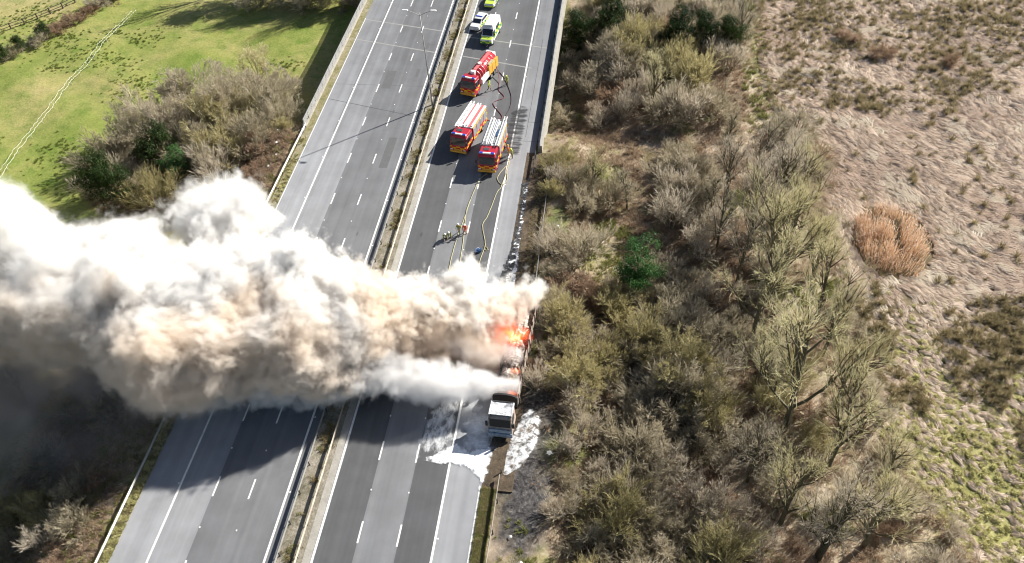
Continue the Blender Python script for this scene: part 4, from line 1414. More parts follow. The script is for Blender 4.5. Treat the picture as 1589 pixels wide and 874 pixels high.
def build_protos():
    for i in range(3):
        proto(f'grey{i}', bush(10 + i, 15, 2.5, (8, 74)), 'bark', 'tw_grey')
        proto(f'olive{i}', bush(20 + i, 13, 2.7, (4, 62), S=dict(BUSH, up=(.16, .12, .08))), 'lichen', 'tw_olive')
        proto(f'brown{i}', bush(30 + i, 15, 1.7, (20, 86), .03, S=dict(BUSH, up=(-.02, -.05, -.03), wob=(.25, .3, .3))), 'tw_brown', 'tw_brown')
        proto(f'pale{i}', bush(40 + i, 11, 2.9, (3, 45), S=dict(BUSH, up=(.2, .16, .12), kids=(6, 5, 4))), 'bark', 'tw_pale')
    BIG = dict(BUSH, seg=(5, 3, 2, 2), wob=(.12, .16, .18, .2), up=(.06, .07, .06, .04), kids=(8, 6, 5, 4), ang=((14, 38), (14, 40), (12, 38), (10, 32)), len=((.42, .62), (.45, .65), (.5, .75), (.6, .95)), woodlvl=2)
    BIG['from'] = (.35, .25, .2, .2)
    for i in range(2):
        proto(f'dome{i}', bush(110 + i, 17, 5.4, (5, 72), .11, S=BIG, base=.6), 'lichen', 'tw_pale' if i else 'tw_grey')
    for i in range(2):
        proto(f'willow{i}', bush(50 + i, 13, 5.2, (8, 58), .13, S=dict(BUSH, seg=(4, 3, 3, 2), wob=(.14, .18, .2, .2), up=(.10, .12, .10, .05), kids=(8, 6, 5, 4), ang=((16, 42), (16, 42), (14, 40), (10, 34)),
                                                                   len=((.4, .6), (.42, .62), (.48, .7), (.6, .95)), woodlvl=2, **{'from': (.3, .25, .2, .2)}), base=.5), 'lichen', 'tw_olive')
    for i in range(3):
        proto(f'tall{i}', tree(60 + i, 9.5, .24, S=dict(TREE, kids=(13, 6, 5, 3), up=(.05, .16, .08, .05), tw=.010, ang=((24, 46), (18, 40), (16, 42), (12, 38)), wob=(.07, .16, .2, .24), len=((.42, .66), (.42, .62), (.45, .7), (.6, 1.0))), forks=1 + (i == 1)), 'darkbark', 'tw_yellow')
    for i in range(2):
        proto(f'bare{i}', tree(70 + i, 9.0, .2, S=dict(TREE, kids=(13, 6, 5, 3), up=(.04, .18, .10, .06), wob=(.07, .16, .2, .24), tw=.010), forks=1 + i), 'darkbark', 'tw_pale')
        proto(f'slender{i}', tree(80 + i, 7.5, .16, S=dict(TREE, seg=(6, 3, 2), wob=(.08, .2, .25), up=(.05, .15, .06), kids=(30, 9, 7), ang=((25, 50), (25, 50), (20, 50)), len=((.2, .34), (.4, .6), (.5, .8)), **{'from': (.25, .2, .2)})), 'darkbark', 'tw_grey')
    for i in range(2):
        P = tree(90 + i, 3.6, .16, S=dict(TREE, seg=(4, 3, 2), kids=(10, 4, 3), wob=(.1, .2, .2), up=(.05, .1, .05), ang=((30, 60), (25, 50), (20, 50)), len=((.35, .5), (.4, .6), (.5, .8)), **{'from': (.2, .2, .2)}))
        rr = random.Random(900 + i)
        lf = MB()
        bl = [(rr.uniform(-.9, .9), rr.uniform(-.9, .9), rr.uniform(1.2, 4.4), rr.uniform(.6, 1.1), rr.uniform(.6, 1.1), rr.uniform(.6, 1.1)) for _ in range(11)]
        leaf_cloud(lf, rr, bl, 950, .06)
        proto(f'ivy{i}', P, 'bark', 'tw_brown', 'leaf' if i == 0 else 'leafdark', lf)
    proto('fan0', bush(140, 9, 3.9, (6, 42), .10, S=dict(BIG, kids=(7, 5, 4, 4)), base=.3), 'lichen', 'tw_yellow')
    P = bush(99, 12, 1.7, (10, 60))
    lf = MB()
    rr = random.Random(99)
    leaf_cloud(lf, rr, [(rr.uniform(-.9, .9), rr.uniform(-.9, .9), rr.uniform(.8, 2.2), .6, .6, .5) for _ in range(7)], 170, .07)
    proto('blossom0', P, 'bark', 'tw_grey', 'blossom', lf)


build_protos()
HEAD = {}


def plant(key, x, y, scale, name, label, cat, group=None, rz=None, zs=1.0, z=None):
    """one plant: an Empty at its foot with copies of the kind's meshes as parts"""
    rr = random.Random(int(x * 131 + y * 977))
    root = empty(name, (x, y, (G(x, y) if z is None else z) - .05), rr.uniform(0, 6.28) if rz is None else rz, label, cat, group)
    root.scale = (scale, scale, scale * zs)
    istree = 'tree' in name
    for pn, me in PROTO[key]:
        link({'stem': 'trunk' if istree else 'stems', 'crown': 'crown' if istree else 'twigs', 'foliage': 'foliage'}[pn], me, root)
    return root


# --- plants that stand out, east of the road
GT = 'scrub thicket between the motorway and the marsh'
plant('ivy0', 30.9, 70.6, 1.95, 'ivy_tree', 'bright green ivy-covered tree alone in the middle of the brown scrub', 'tree')
for (x, y, s, lb) in [(20.4, 131.5, 1.7, 'dark evergreen bush closest to the bridge parapet'), (25.6, 130.4, 1.85, 'dark evergreen tree second from the bridge parapet'),
                      (36.5, 125.2, 1.85, 'dark evergreen tree at the left of three by the shaded clearing'), (41.0, 124.6, 1.75, 'middle dark evergreen of three by the shaded clearing'),
                      (45.0, 124.0, 1.65, 'dark evergreen of three by the shaded clearing, nearest the footpath')]:
    plant('ivy1', x, y, s, 'evergreen_tree', lb, 'tree')
plant('tall0', 33.2, 108.9, .95, 'bare_tree', 'pale beige leafless tree standing at the edge of the clearing', 'tree')
plant('bare0', 46.9, 126.6, .95, 'bare_tree', 'bare grey tree leaning over the start of the footpath', 'tree')
plant('slender0', 40.2, 84.9, 1.15, 'bare_tree', 'slim tree with a dark upright trunk and short side branches', 'tree')
plant('slender1', 42.9, 97.5, 1.05, 'bare_tree', 'thin dark-stemmed tree just below the grassy path', 'tree')
plant('tall1', 24.8, 87.3, .62, 'bare_tree', 'small yellowish leafless tree closest to the parapet end', 'tree')
plant('slender0', 29.6, 86.2, .95, 'bare_tree', 'small bare tree with two dark stems left of the slim dark trunk', 'tree')
plant('willow1', 36.2, 57.6, 1.15, 'willow_bush', 'large pale-branched willow bush with crooked white limbs in mid scrub', 'bush')
plant('willow0', 24.6, 54.6, .95, 'willow_bush', 'broad olive bush right beside the burning trailer', 'bush')
plant('tall2', 46.6, 52.4, 1.75, 'tall_tree', 'tallest yellow-green tree with a thick bare trunk beside the marsh', 'tree')
plant('tall0', 50.6, 48.2, 1.3, 'tall_tree', 'yellowish tree leaning towards the marsh below the tallest tree', 'tree')
plant('bare1', 45.4, 79.6, 1.35, 'tall_tree', 'pale grey leafless tree in the row above the tallest tree', 'tree')
plant('bare1', 48.2, 84.5, 1.3, 'tall_tree', 'grey leafless tree heading the row next to the flattened reeds', 'tree')
plant('tall0', 51.6, 86.6, 1.1, 'tall_tree', 'yellow-grey tree at the upper end of the row, closest to the reeds', 'tree')
plant('tall1', 48.4, 72.6, 1.5, 'tall_tree', 'yellow-green tree in the row left of the orange reed clump', 'tree')
plant('bare0', 54.6, 89.0, .62, 'bare_tree', 'small dark tree leaning right over the pale reeds', 'tree', rz=.5)
plant('bare1', 48.5, 38.8, 1.35, 'tall_tree', 'grey-pink bare tree at the bottom edge of the picture', 'tree')
plant('tall1', 53.0, 40.2, 1.15, 'tall_tree', 'yellowish spreading tree at the bottom beside green tussocks', 'tree')
plant('tall2', 44.6, 65.0, 1.35, 'tall_tree', 'yellow-green tree between the ivy tree and the orange reeds', 'tree')
plant('bare0', 42.6, 46.2, .95, 'bare_tree', 'bare tree with a long shadow below the large pale willow bush', 'tree')
plant('olive0', 38.9, 36.5, 1.65, 'willow_bush', 'yellow-green bush with upright shoots at the bottom of the scrub', 'bush')
plant('grey1', 33.0, 38.6, 1.3, 'thorn_bush', 'pale grey twiggy bush left of the yellow-green bush at the bottom', 'bush')

for i, (x, y, s, k) in enumerate([(51.8, 62.5, 1.1, 'tall0'), (52.5, 56.5, 1.0, 'tall1'), (43.2, 73.0, 1.1, 'bare0'), (47.0, 92.0, 1.0, 'bare0'), (43.0, 89.5, .95, 'bare1'), (44.0, 57.6, 1.1, 'tall0'),
                                  (45.2, 41.5, 1.25, 'tall0'), (52.0, 68.8, 1.1, 'tall2'), (55.4, 46.0, .95, 'tall0'), (50.6, 79.0, 1.05, 'tall2'), (41.0, 79.0, .9, 'bare0'), (52.6, 75.0, .9, 'tall1')]):
    plant(k, x, y, s, 'tall_tree', ['pale tree on the marsh edge, upper right of the tallest tree', 'pale tree on the marsh edge, right of the tallest tree', 'pale tree left of the row, beside the shady gap', 'uppermost pale tree of the row by the marsh',
          'grey tree left of the uppermost pale tree of the row', 'pale tree close above and left of the tallest tree', 'pale tree at the lower end of the row, left of the grey-pink one', 'pale tree just below the orange reed clump',
          'small pale tree at the marsh edge, lower right of the row', 'pale tree left of the orange reed clump, in mid row', 'grey leafless tree right of the slim dark-trunked tree', 'short pale tree closest to the orange reed clump'][i],
          'tree', 'pale leafless trees in the row along the marsh')

# --- the rest of the thicket: one individual after another, kinds mixed by place
LABELS = {'grey': ('thorn_bush', 'leafless grey thorn bush in the scrub beside the motorway', 'leafless grey thorn bushes in the scrub'),
          'olive': ('scrub_bush', 'olive-green leafless bush in the scrub beside the motorway', 'olive bushes in the scrub'),
          'brown': ('bramble_bush', 'low reddish-brown bramble mound in the scrub', 'bramble mounds in the scrub'),
          'pale': ('sapling_clump', 'clump of thin pale upright saplings in the scrub', 'pale sapling clumps in the scrub')}
TAKEN = [(o.location.x, o.location.y, 4.6 if o.name.startswith('evergreen') else 2.2) for o in COL.objects if o.type == 'EMPTY' and o.get('category') in ('tree', 'bush')]


def free(x, y, d):
    for (a, b, r) in TAKEN:
        if (a - x) ** 2 + (b - y) ** 2 < (min(r, d) * .5 + d * .5) ** 2:
            return False
    return True


SCRUB = []
MARKS = [('the bright green ivy tree', 30.9, 70.6), ('the burning trailer', 19.5, 57), ('the burnt lorry cab', 19, 48), ('the orange reed clump', 58, 81), ('the tallest yellow-green tree', 46.6, 52.4),
         ('the end of the parapet', 18, 94), ('the shaded clearing', 41, 116), ('the start of the footpath', 50, 132), ('the large pale willow bush', 36.2, 57.6), ('the slim dark-trunked tree', 40.2, 84.9),
         ('the pale beige tree', 33.2, 108.9), ('the second dark evergreen', 25.6, 131.4), ('the grassy path', 42, 106), ('the yellow-green bush at the bottom', 38.9, 36.5), ('the white foam heap', 20, 45), ('the thin roadside barrier', 19, 79)]
ORD = ['nearest', 'second', 'third', 'fourth', 'fifth', 'sixth', 'seventh', 'eighth', 'ninth', 'tenth', 'eleventh', 'twelfth']


def name_scrub():
    """each bush is told by its look, its size and its place beside a landmark"""
    sets = {}
    for o, k, x, y, sc in SCRUB:
        mk = min(MARKS, key=lambda m: (m[1] - x) ** 2 + ((m[2] - y) * .8) ** 2)
        dx, dy = x - mk[1], (y - mk[2]) * .8
        side = ('right of' if dx > 0 else 'left of') if abs(dx) > abs(dy) else ('above' if dy > 0 else 'below')
        size = 'small' if sc < 1.0 else ('large' if sc > 1.5 else 'medium')
        word = {'grey': 'grey thorn bush', 'olive': 'olive leafless bush', 'brown': 'reddish-brown bramble mound', 'pale': 'pale sapling clump'}[k]
        sets.setdefault((size, word, side, mk[0]), []).append((dx * dx + dy * dy, o))
    for (size, word, side, mk), lst in sets.items():
        lst.sort(key=lambda t: t[0])
        for i, (_, o) in enumerate(lst):
            if len(lst) == 1:
                o['label'] = f'{size} {word} {side} {mk}'
            else:
                o['label'] = f'{ORD[min(i, 11)]} {size} {word} {side} {mk}, counted outward'


def fill_scrub():
    rr = random.Random(5)
    n = 0
    for _ in range(9000):
        y = rr.uniform(29, 146)
        x = rr.uniform(19.6 if y < 97 else 19.0, float(marsh_edge(y)) - .5)
        # clearings: pinkish glade by the path, foot of the parapet, the strip under the tall trees
        if ((x - 41) / 8.5) ** 2 + ((y - 113.5) / 8.0) ** 2 < 1:
            if rr.random() > .05:
                continue
        if 19 < x < 26 and 80 < y < 95 and rr.random() < .7:
            continue
        if x > 46.8 and y > 104 and x < 52.5:
            continue
        if 33 < x < 47 and 100 < y < 104.6:
            continue
        if x > 40 and 36 < y < 98 and rr.random() < .8:
            continue
        if x < 24.2 and 33.5 < y < 52.5 and rr.random() < (.97 if x < 23 else .7):
            continue
        if y > 72 and mnoise.noise((x * .12, y * .12, 40)) < (.16 if y < 106 else -.02) and not (y > 116 and x < 48):
            continue
        near = rr.choice((2.0, 2.4, 2.8, 3.4)) + (.4 if y > 100 else 0)
        if not free(x, y, near):
            continue
        u = mnoise.noise((x * .09, y * .07, 3.1)) + rr.uniform(-.35, .35)
        k = 'olive' if u > .30 else ('grey' if u > -.06 else ('pale' if u > -.34 else 'brown'))
        if x > 42 and y < 95:
            k = rr.choice(('grey', 'pale', 'olive', 'brown', 'pale'))
        if 22 < x < 34 and 62 < y < 70:
            k = rr.choice(('brown', 'olive', 'brown'))
        sc = (.42 + .34 * near) * rr.uniform(.85, 1.15) * {'olive': 1.05, 'grey': 1.0, 'brown': .95, 'pale': .9}[k]
        if y > 100:
            sc *= 1.05
        if 72 < y < 116 and k == 'olive' and rr.random() < .5:
            k = 'pale'
        if x < 22.5 or (x < 25 and 33 < y < 54):
            sc *= .62
        if x > 42 and y < 95:
            sc *= .75
        nm, lb, gr = LABELS[k]
        SCRUB.append((plant(f'{k}{rr.randrange(3)}', x, y, sc, nm, lb, 'bush', gr, zs=rr.uniform(.8, 1.15)), k, x, y, sc))
        TAKEN.append((x, y, near))
        n += 1
        if n >= 255:
            break
    return n


fill_scrub()
name_scrub()

# --- west of the road: the thicket in the pasture
W = [('dome1', -41.0, 106.0, 1.5, 'thorn_bush', 'big pale grey domed thorn bush crowning the pasture thicket'),
     ('dome0', -35.0, 108.5, 1.42, 'thorn_bush', 'grey domed thorn bush right of the biggest one in the pasture thicket'),
     ('willow0', -33.8, 102.4, 1.45, 'willow_bush', 'olive willow bush with fanned yellow branches in the middle of the pasture thicket'),
     ('dome0', -46.6, 100.6, 1.25, 'thorn_bush', 'brown-grey bush at the left side of the pasture thicket'),
     ('dome0', -28.6, 107.4, 1.3, 'scrub_bush', 'purplish-brown bush between the pasture thicket and the bridge'),
     ('dome0', -25.0, 102.4, .95, 'scrub_bush', 'brown bush against the parapet end left of the road'),
     ('dome1', -28.6, 113.0, 1.05, 'thorn_bush', 'grey bush nearest the bridge shadow in the pasture'),
     ('fan0', -34.8, 121.5, 1.25, 'bare_tree', 'small yellow leafless tree behind the pasture thicket'),
     ('ivy1', -41.2, 95.0, 1.9, 'ivy_tree', 'round dark green ivy bush in the front of the pasture thicket'),
     ('ivy0', -38.0, 93.2, 1.4, 'ivy_tree', 'smaller green ivy bush right beside the round dark one'),
     ('ivy1', -47.0, 87.4, 1.9, 'ivy_tree', 'dark green ivy bush at the lower left of the pasture thicket near the smoke'),
     ('ivy1', -43.6, 86.0, 1.7, 'ivy_tree', 'second dark green ivy bush at the lower left, touching the smoke'),
     ('olive1', -38.6, 87.2, 1.7, 'scrub_bush', 'olive-brown bush below the round ivy bush'),
     ('blossom0', -35.0, 91.8, .75, 'blossom_bush', 'small bush in white blossom just above the smoke'),
     ('grey0', -44.6, 90.0, 1.6, 'thorn_bush', 'grey bush between the two groups of ivy'),
     ('grey2', -49.6, 95.0, 1.9, 'scrub_bush', 'brown low bush at the left tip of the pasture thicket'),
     ('pale0', -50.2, 88.0, 1.0, 'scrub_bush', 'pale twiggy bush at the lower left tip of the pasture thicket'),
     ('olive2', -30.6, 95.0, 2.0, 'scrub_bush', 'olive bush left of the slope by the road'),
     ('grey1', -27.4, 96.8, 2.0, 'scrub_bush', 'reddish bush on the slope left of the road'),
     ('brown2', -24.2, 95.6, 1.6, 'scrub_bush', 'purple-brown bush on the slope closest to the crash barrier'),
     ('pale2', -30.2, 90.0, 2.0, 'scrub_bush', 'reddish-brown bush on the slope just above the smoke'),
     ('grey1', -30.6, 102.0, 2.0, 'thorn_bush', 'grey bush behind the fanned willow bush'),
     ('dome0', -37.6, 99.0, 1.05, 'thorn_bush', 'brown-grey bush in front of the fanned willow bush'),
     ('grey0', -34.2, 96.6, 1.7, 'scrub_bush', 'brown bush behind the white blossom'),
     ('pale1', -43.0, 101.0, 2.0, 'scrub_bush', 'pale twiggy bush above the round ivy bush'),
     ('grey1', -34.2, 86.4, 1.1, 'thorn_bush', 'grey bush half hidden by the smoke puff'),
     ('brown0', -23.4, 88.6, 1.0, 'scrub_bush', 'brown scrub beside the crash barrier just above the smoke'),
     ('olive0', -21.6, 98.2, .7, 'scrub_bush', 'small olive scrub at the foot of the parapet end')]
for k, x, y, s, nm, lb in W:
    plant(k, x, y, s, nm, lb, 'tree' if 'tree' in nm else 'bush')
# bottom left, on the embankment
WB = [('willow1', -28.0, 35.8, .72, 'willow_bush', 'pale bush with bare antler-like branches in the lower left corner'),
      ('grey0', -24.2, 37.4, .9, 'thorn_bush', 'grey bush in the smoke shadow right of the antler-like bush'),
      ('grey2', -22.2, 33.6, .85, 'thorn_bush', 'grey thorn bush on the embankment next to the crash barrier'),
      ('pale2', -25.4, 32.2, .9, 'scrub_bush', 'pale twiggy bush at the bottom edge left of the crash barrier'),
      ('grey1', -29.8, 31.8, 1.0, 'thorn_bush', 'grey bush in the bottom left corner'),
      ('brown0', -21.6, 38.4, .8, 'bramble_bush', 'brown brambles on the embankment inside the smoke shadow'),
      ('olive0', -32.6, 36.6, 1.0, 'scrub_bush', 'olive bush at the left edge in the smoke shadow'),
      ('brown2', -27.0, 42.2, 1.1, 'bramble_bush', 'brown brambles deep in the smoke shadow'),
      ('grey1', -33.0, 43.5, 1.2, 'thorn_bush', 'dim grey bush at the left edge under the smoke'),
      ('bare0', -40.0, 51.5, .85, 'bare_tree', 'dim bare tree seen through the brown smoke at the left edge'),
      ('grey2', -26.0, 48.4, 1.1, 'thorn_bush', 'dim bush under the smoke beside the crash barrier'),
      ('olive2', -33.5, 50.0, 1.1, 'scrub_bush', 'dim bush under the smoke at the left'),
      ('brown1', -21.8, 29.2, .8, 'bramble_bush', 'brown brambles at the bottom left beside the crash barrier'),
      ('grey0', -34.6, 30.4, 1.0, 'thorn_bush', 'grey bush just outside the lower left corner')]
for k, x, y, s, nm, lb in WB:
    plant(k, x, y, s, nm, lb, 'tree' if 'tree' in nm else 'bush')
# hedge at the top left
COUNT = 'first second third fourth fifth sixth seventh eighth ninth tenth eleventh twelfth thirteenth fourteenth fifteenth sixteenth seventeenth eighteenth nineteenth twentieth twenty-first twenty-second'.split()
rr = random.Random(31)
for i in range(22):
    t = i / 21
    x, y = -90 + 17.5 * t + rr.uniform(-.6, .6), 112 + 44 * t + rr.uniform(-.5, .5)
    plant(rr.choice(('grey0', 'ivy1', 'brown1', 'ivy1', 'grey2')), x, y, rr.uniform(.85, 1.15), 'hedge_bush', f'{COUNT[i]} bushy length of the dark hedge between pastures, counted from its lower end', 'hedge', 'hedge between the two pastures', zs=.85)
# big trees beyond the picture's top edge; their shadows lie on the pasture
for i, (x, y, s, k) in enumerate([(-52, 153, 1.35, 'bare0'), (-46, 151, 2.7, 'ivy1'), (-40, 154, 1.5, 'bare0'), (-34, 150, 2.6, 'ivy1'), (-28.5, 151, 2.5, 'ivy1'), (-24, 149, 1.3, 'bare1'), (-37, 148.5, 1.2, 'bare1')]):
    plant(k, x, y, s, 'field_tree', f'{COUNT[i]} large tree from the left beyond the pasture, shadow on the grass', 'tree', 'large trees beyond the pasture')
for i, (x, y) in enumerate([(-44, 147.5), (-39, 147), (-34, 146), (-30, 146.5), (-26, 145.5), (-22.5, 146)]):
    plant(('grey0', 'ivy1', 'grey1', 'olive0', 'ivy1', 'grey2')[i], x, y, 1.5, 'field_bush', f'{COUNT[i]} dark bush from the left along the top of the pasture', 'bush', 'dark bushes along the top of the pasture')
# small dark bushes in the marsh
for x, y, s, lb in [(64.8, 130.5, 1.1, 'dark round bush in the upper marsh, left of a pair'), (69.3, 125.5, 1.15, 'dark round bush in the upper marsh, right of a pair'), (79.8, 124.0, 1.0, 'lone dark bush in the upper marsh, farther right'),
                    (66.4, 36.8, 1.0, 'brown bush near the lower right corner of the marsh')]:
    plant('brown1', x, y, s, 'marsh_bush', lb, 'bush')


# ------------------------------------------------------------------ scattered ground cover (one object each, geometry nodes)
def scatter(name, protos, mat_pts, label=None):
    """mat_pts: list of (x, y, z, rx, ry, rz, scale, kind)"""
    A = np.array(mat_pts, float)
    me = bpy.data.meshes.new(name)
    me.from_pydata(A[:, :3].tolist(), [], [])
    at = me.attributes.new('turn', 'FLOAT_VECTOR', 'POINT')
    at.data.foreach_set('vector', A[:, 3:6].ravel().astype(np.float32))
    at = me.attributes.new('size', 'FLOAT', 'POINT')
    at.data.foreach_set('value', A[:, 6].astype(np.float32))
    at = me.attributes.new('pick', 'INT', 'POINT')
    at.data.foreach_set('value', A[:, 7].astype(np.int32))
    o = link(name, me, kind='stuff', label=label)
    ng = bpy.data.node_groups.new(name, 'GeometryNodeTree')
    ng.interface.new_socket('Geometry', in_out='INPUT', socket_type='NodeSocketGeometry')
    ng.interface.new_socket('Geometry', in_out='OUTPUT', socket_type='NodeSocketGeometry')
    gi, go = ng.nodes.new('NodeGroupInput'), ng.nodes.new('NodeGroupOutput')
    iop = ng.nodes.new('GeometryNodeInstanceOnPoints')
    iop.inputs['Pick Instance'].default_value = True
    g2i = ng.nodes.new('GeometryNodeGeometryToInstance')
    for p in reversed(protos):
        oi = ng.nodes.new('GeometryNodeObjectInfo')
        oi.inputs['Object'].default_value = p
        ng.links.new(oi.outputs['Geometry'], g2i.inputs[0])

    def attr(nm, typ):
        n = ng.nodes.new('GeometryNodeInputNamedAttribute')
        n.data_type = typ
        n.inputs['Name'].default_value = nm
        return n.outputs['Attribute']
    ng.links.new(gi.outputs[0], iop.inputs['Points'])
    ng.links.new(g2i.outputs[0], iop.inputs['Instance'])
    ng.links.new(attr('pick', 'INT'), iop.inputs['Instance Index'])
    ng.links.new(attr('turn', 'FLOAT_VECTOR'), iop.inputs['Rotation'])
    ng.links.new(attr('size', 'FLOAT'), iop.inputs['Scale'])
    ng.links.new(iop.outputs[0], go.inputs[0])
    md = o.modifiers.new('scatter', 'NODES')
    md.node_group = ng
    return o


def loose(name, me):
    return bpy.data.objects.new(name, me)


def tuft(seed, n, L, lay, w, mat, fan=.5, arch=.5):
    """blades from one foot; lay 0 = upright, 1 = combed flat along +X"""
    rr = random.Random(seed)
    mb = MB()
    for _ in range(n):
        az = rr.gauss(0, fan)
        if lay == 0:
            az = rr.uniform(0, 6.28)
        inc = R(rr.uniform(50, 84)) * lay + (1 - lay) * R(rr.uniform(4, 50))
        d = Vector((math.sin(inc) * math.cos(az), math.sin(inc) * math.sin(az), math.cos(inc)))
        p = Vector((rr.uniform(-.22, .22), rr.uniform(-.22, .22), 0))
        s = Vector((-d.y, d.x, 0)).normalized() * w * rr.uniform(.7, 1.3)
        LL = L * rr.uniform(.6, 1.2)
        a = p + d * LL * .5
        d2 = (d + Vector((0, 0, -arch * rr.uniform(.3, 1)))).normalized()
        e = a + d2 * LL * .5
        e.z = max(e.z, .03)
        mb.add([p - s, p + s, a + s * .9, a - s * .9, e + s * .2, e - s * .2], [(0, 1, 2, 3), (3, 2, 4, 5)])
    return loose('tuft', mb.mesh('tuft', M[mat]))


def lock(seed, L, w, h, mat):
    """a lock of reeds combed flat: an arched, tapering ridge of strands along +X with stray blades"""
    rr = random.Random(seed)
    mb = MB()
    for st in range(4):
        y0 = (st - 1.5) * w * .42 + rr.uniform(-.04, .04)
        x0 = rr.uniform(-.25, .25)
        ll = L * rr.uniform(.7, 1.1)
        hh = h * rr.uniform(.6, 1.1) * (1.15 - .25 * abs(st - 1.5))
        bend = rr.uniform(-.25, .25)
        ww = w * rr.uniform(.22, .34)
        vs, fs = [], []
        n = 6
        for i in range(n + 1):
            t = i / n
            x = x0 + ll * (t - .5)
            yc = y0 + bend * (t - .5) ** 2 + .05 * math.sin(t * 9 + seed)
            z = hh * (.25 + .95 * math.sin(math.pi * min(1, t * .85 + .1)) ** .8) * (1 - .55 * t) + rr.uniform(-.02, .02)
            k = ww * (math.sin(math.pi * min(1, t * .9 + .08)) ** .5 + .12)
            vs += [(x, yc - k, -.08), (x, yc - k * .45, z * .8), (x, yc + k * .1, z), (x, yc + k * .55, z * .72), (x, yc + k, -.08)]
        for i in range(n):
            for q in range(4):
                fs.append((i * 5 + q, i * 5 + q + 1, i * 5 + q + 6, i * 5 + q + 5))
        mb.add(vs, fs)
    for _ in range(14):
        p = Vector((rr.uniform(-.5, .4) * L, rr.uniform(-.5, .5) * w, rr.uniform(.3, .9) * h))
        d = Vector((1, rr.gauss(0, .3), rr.uniform(-.1, .35))).normalized()
        sd = Vector((-d.y, d.x, 0)).normalized() * .022
        e = p + d * rr.uniform(.4, .9)
        mb.add([p - sd, p + sd, e], [(0, 1, 2)])
    return loose('lock', mb.mesh('lock', M[mat]))


def flow(x, y):
    """direction in which the reeds have been combed flat"""
    return -0.75 + 1.0 * mnoise.noise((x * .055, y * .055, 1.7)) + .5 * mnoise.noise((x * .2, y * .2, 8.0))


def marsh_cover():
    rr = random.Random(77)
    reeds = [lock(i, 1.7, .55, .34, 'reed') for i in range(3)] + [lock(5 + i, 1.5, .55, .32, 'reedpink') for i in range(2)] + [lock(9, 1.5, .7, .26, 'reedwhite')]
    rush = [tuft(15 + i, 60, .95, 0, .03, 'rush', arch=.9) for i in range(2)] + [tuft(18, 46, .45, 0, .03, 'rushgreen', arch=.9)]
    ra, ru = [], []
    for _ in range(60000):
        y = rr.uniform(28, 150)
        x = rr.uniform(float(marsh_edge(y)) - .8, 108)
        if x > 62 + (y - 30) * .47 + 6:
            continue
        # rows across the flow keep the combed look: skip points in the troughs
        fl = flow(x, y)
        across = -x * math.sin(fl) + y * math.cos(fl)
        wave = math.sin(across * 5.0 + 4.0 * mnoise.noise((x * .25, y * .25, 0))) + mnoise.noise((x * .9, y * .9, 5)) * 1.6
        # zones
        z1 = 72 + (x - 57) * .05 + 4 * mnoise.noise((x * .12, y * .12, 2))        # below: rushy and green
        z2 = 108 + 8 * mnoise.noise((x * .08, y * .08, 6))                        # above: rough tussocks
        rushy = .16
        if y < z1:
            rushy = .38 + .3 * mnoise.noise((x * .15, y * .15, 9)) + (.25 if x < 70 and y < 54 else 0)
        elif y > z2:
            rushy = .17 + .40 * mnoise.noise((x * .12, y * .12, 9))
        else:
            rushy = .02
        if ((x - 63) / 5.2) ** 2 + ((y - 82) / 7.0) ** 2 < 1:
            continue
        if rr.random() < rushy:
            if rr.random() < .35:
                continue
            grn = y < z1 and mnoise.noise((x * .1, y * .1, 4)) + (.6 if x < 70 and y < 56 else 0) > .12
            ru.append((x, y, G(x, y) - .05, rr.uniform(-.15, .15), rr.uniform(-.15, .15), rr.uniform(0, 6.28), rr.uniform(.5, 1.2), 2 if grn else rr.randrange(2)))
            continue
        if rr.random() < (.62 if y < z1 else .45):
            continue
        wh = mnoise.noise((x * .16, y * .22, 31)) + .5 * mnoise.noise((x * .5, y * .5, 33))
        if z1 - 6 < y < z2 + 25 and wh + rr.uniform(-.3, .3) > .52:
            ra.append((x, y, G(x, y) + .05, rr.uniform(-.1, .1), rr.uniform(-.15, .1), fl + rr.gauss(0, .4), rr.uniform(.7, 1.2), 5))
            continue
        pk = rr.randrange(3) if mnoise.noise((x * .07, y * .09, 12)) * 1.6 + rr.uniform(-.35, .35) > -.22 else 3 + rr.randrange(2)
        ra.append((x, y, G(x, y) - .02, rr.uniform(-.1, .1), rr.uniform(-.08, .08), fl + rr.gauss(0, .16 if z1 < y < z2 else .45), rr.uniform(.55, 1.1) * (.75 if y < z1 else 1), pk))
    scatter('flattened_reeds', reeds, ra, 'bleached reeds combed flat across the marsh')
    scatter('rush_tussocks', rush, ru, 'olive and green rush tussocks scattered through the marsh')
    print('reeds', len(ra), 'rush', len(ru))


marsh_cover()


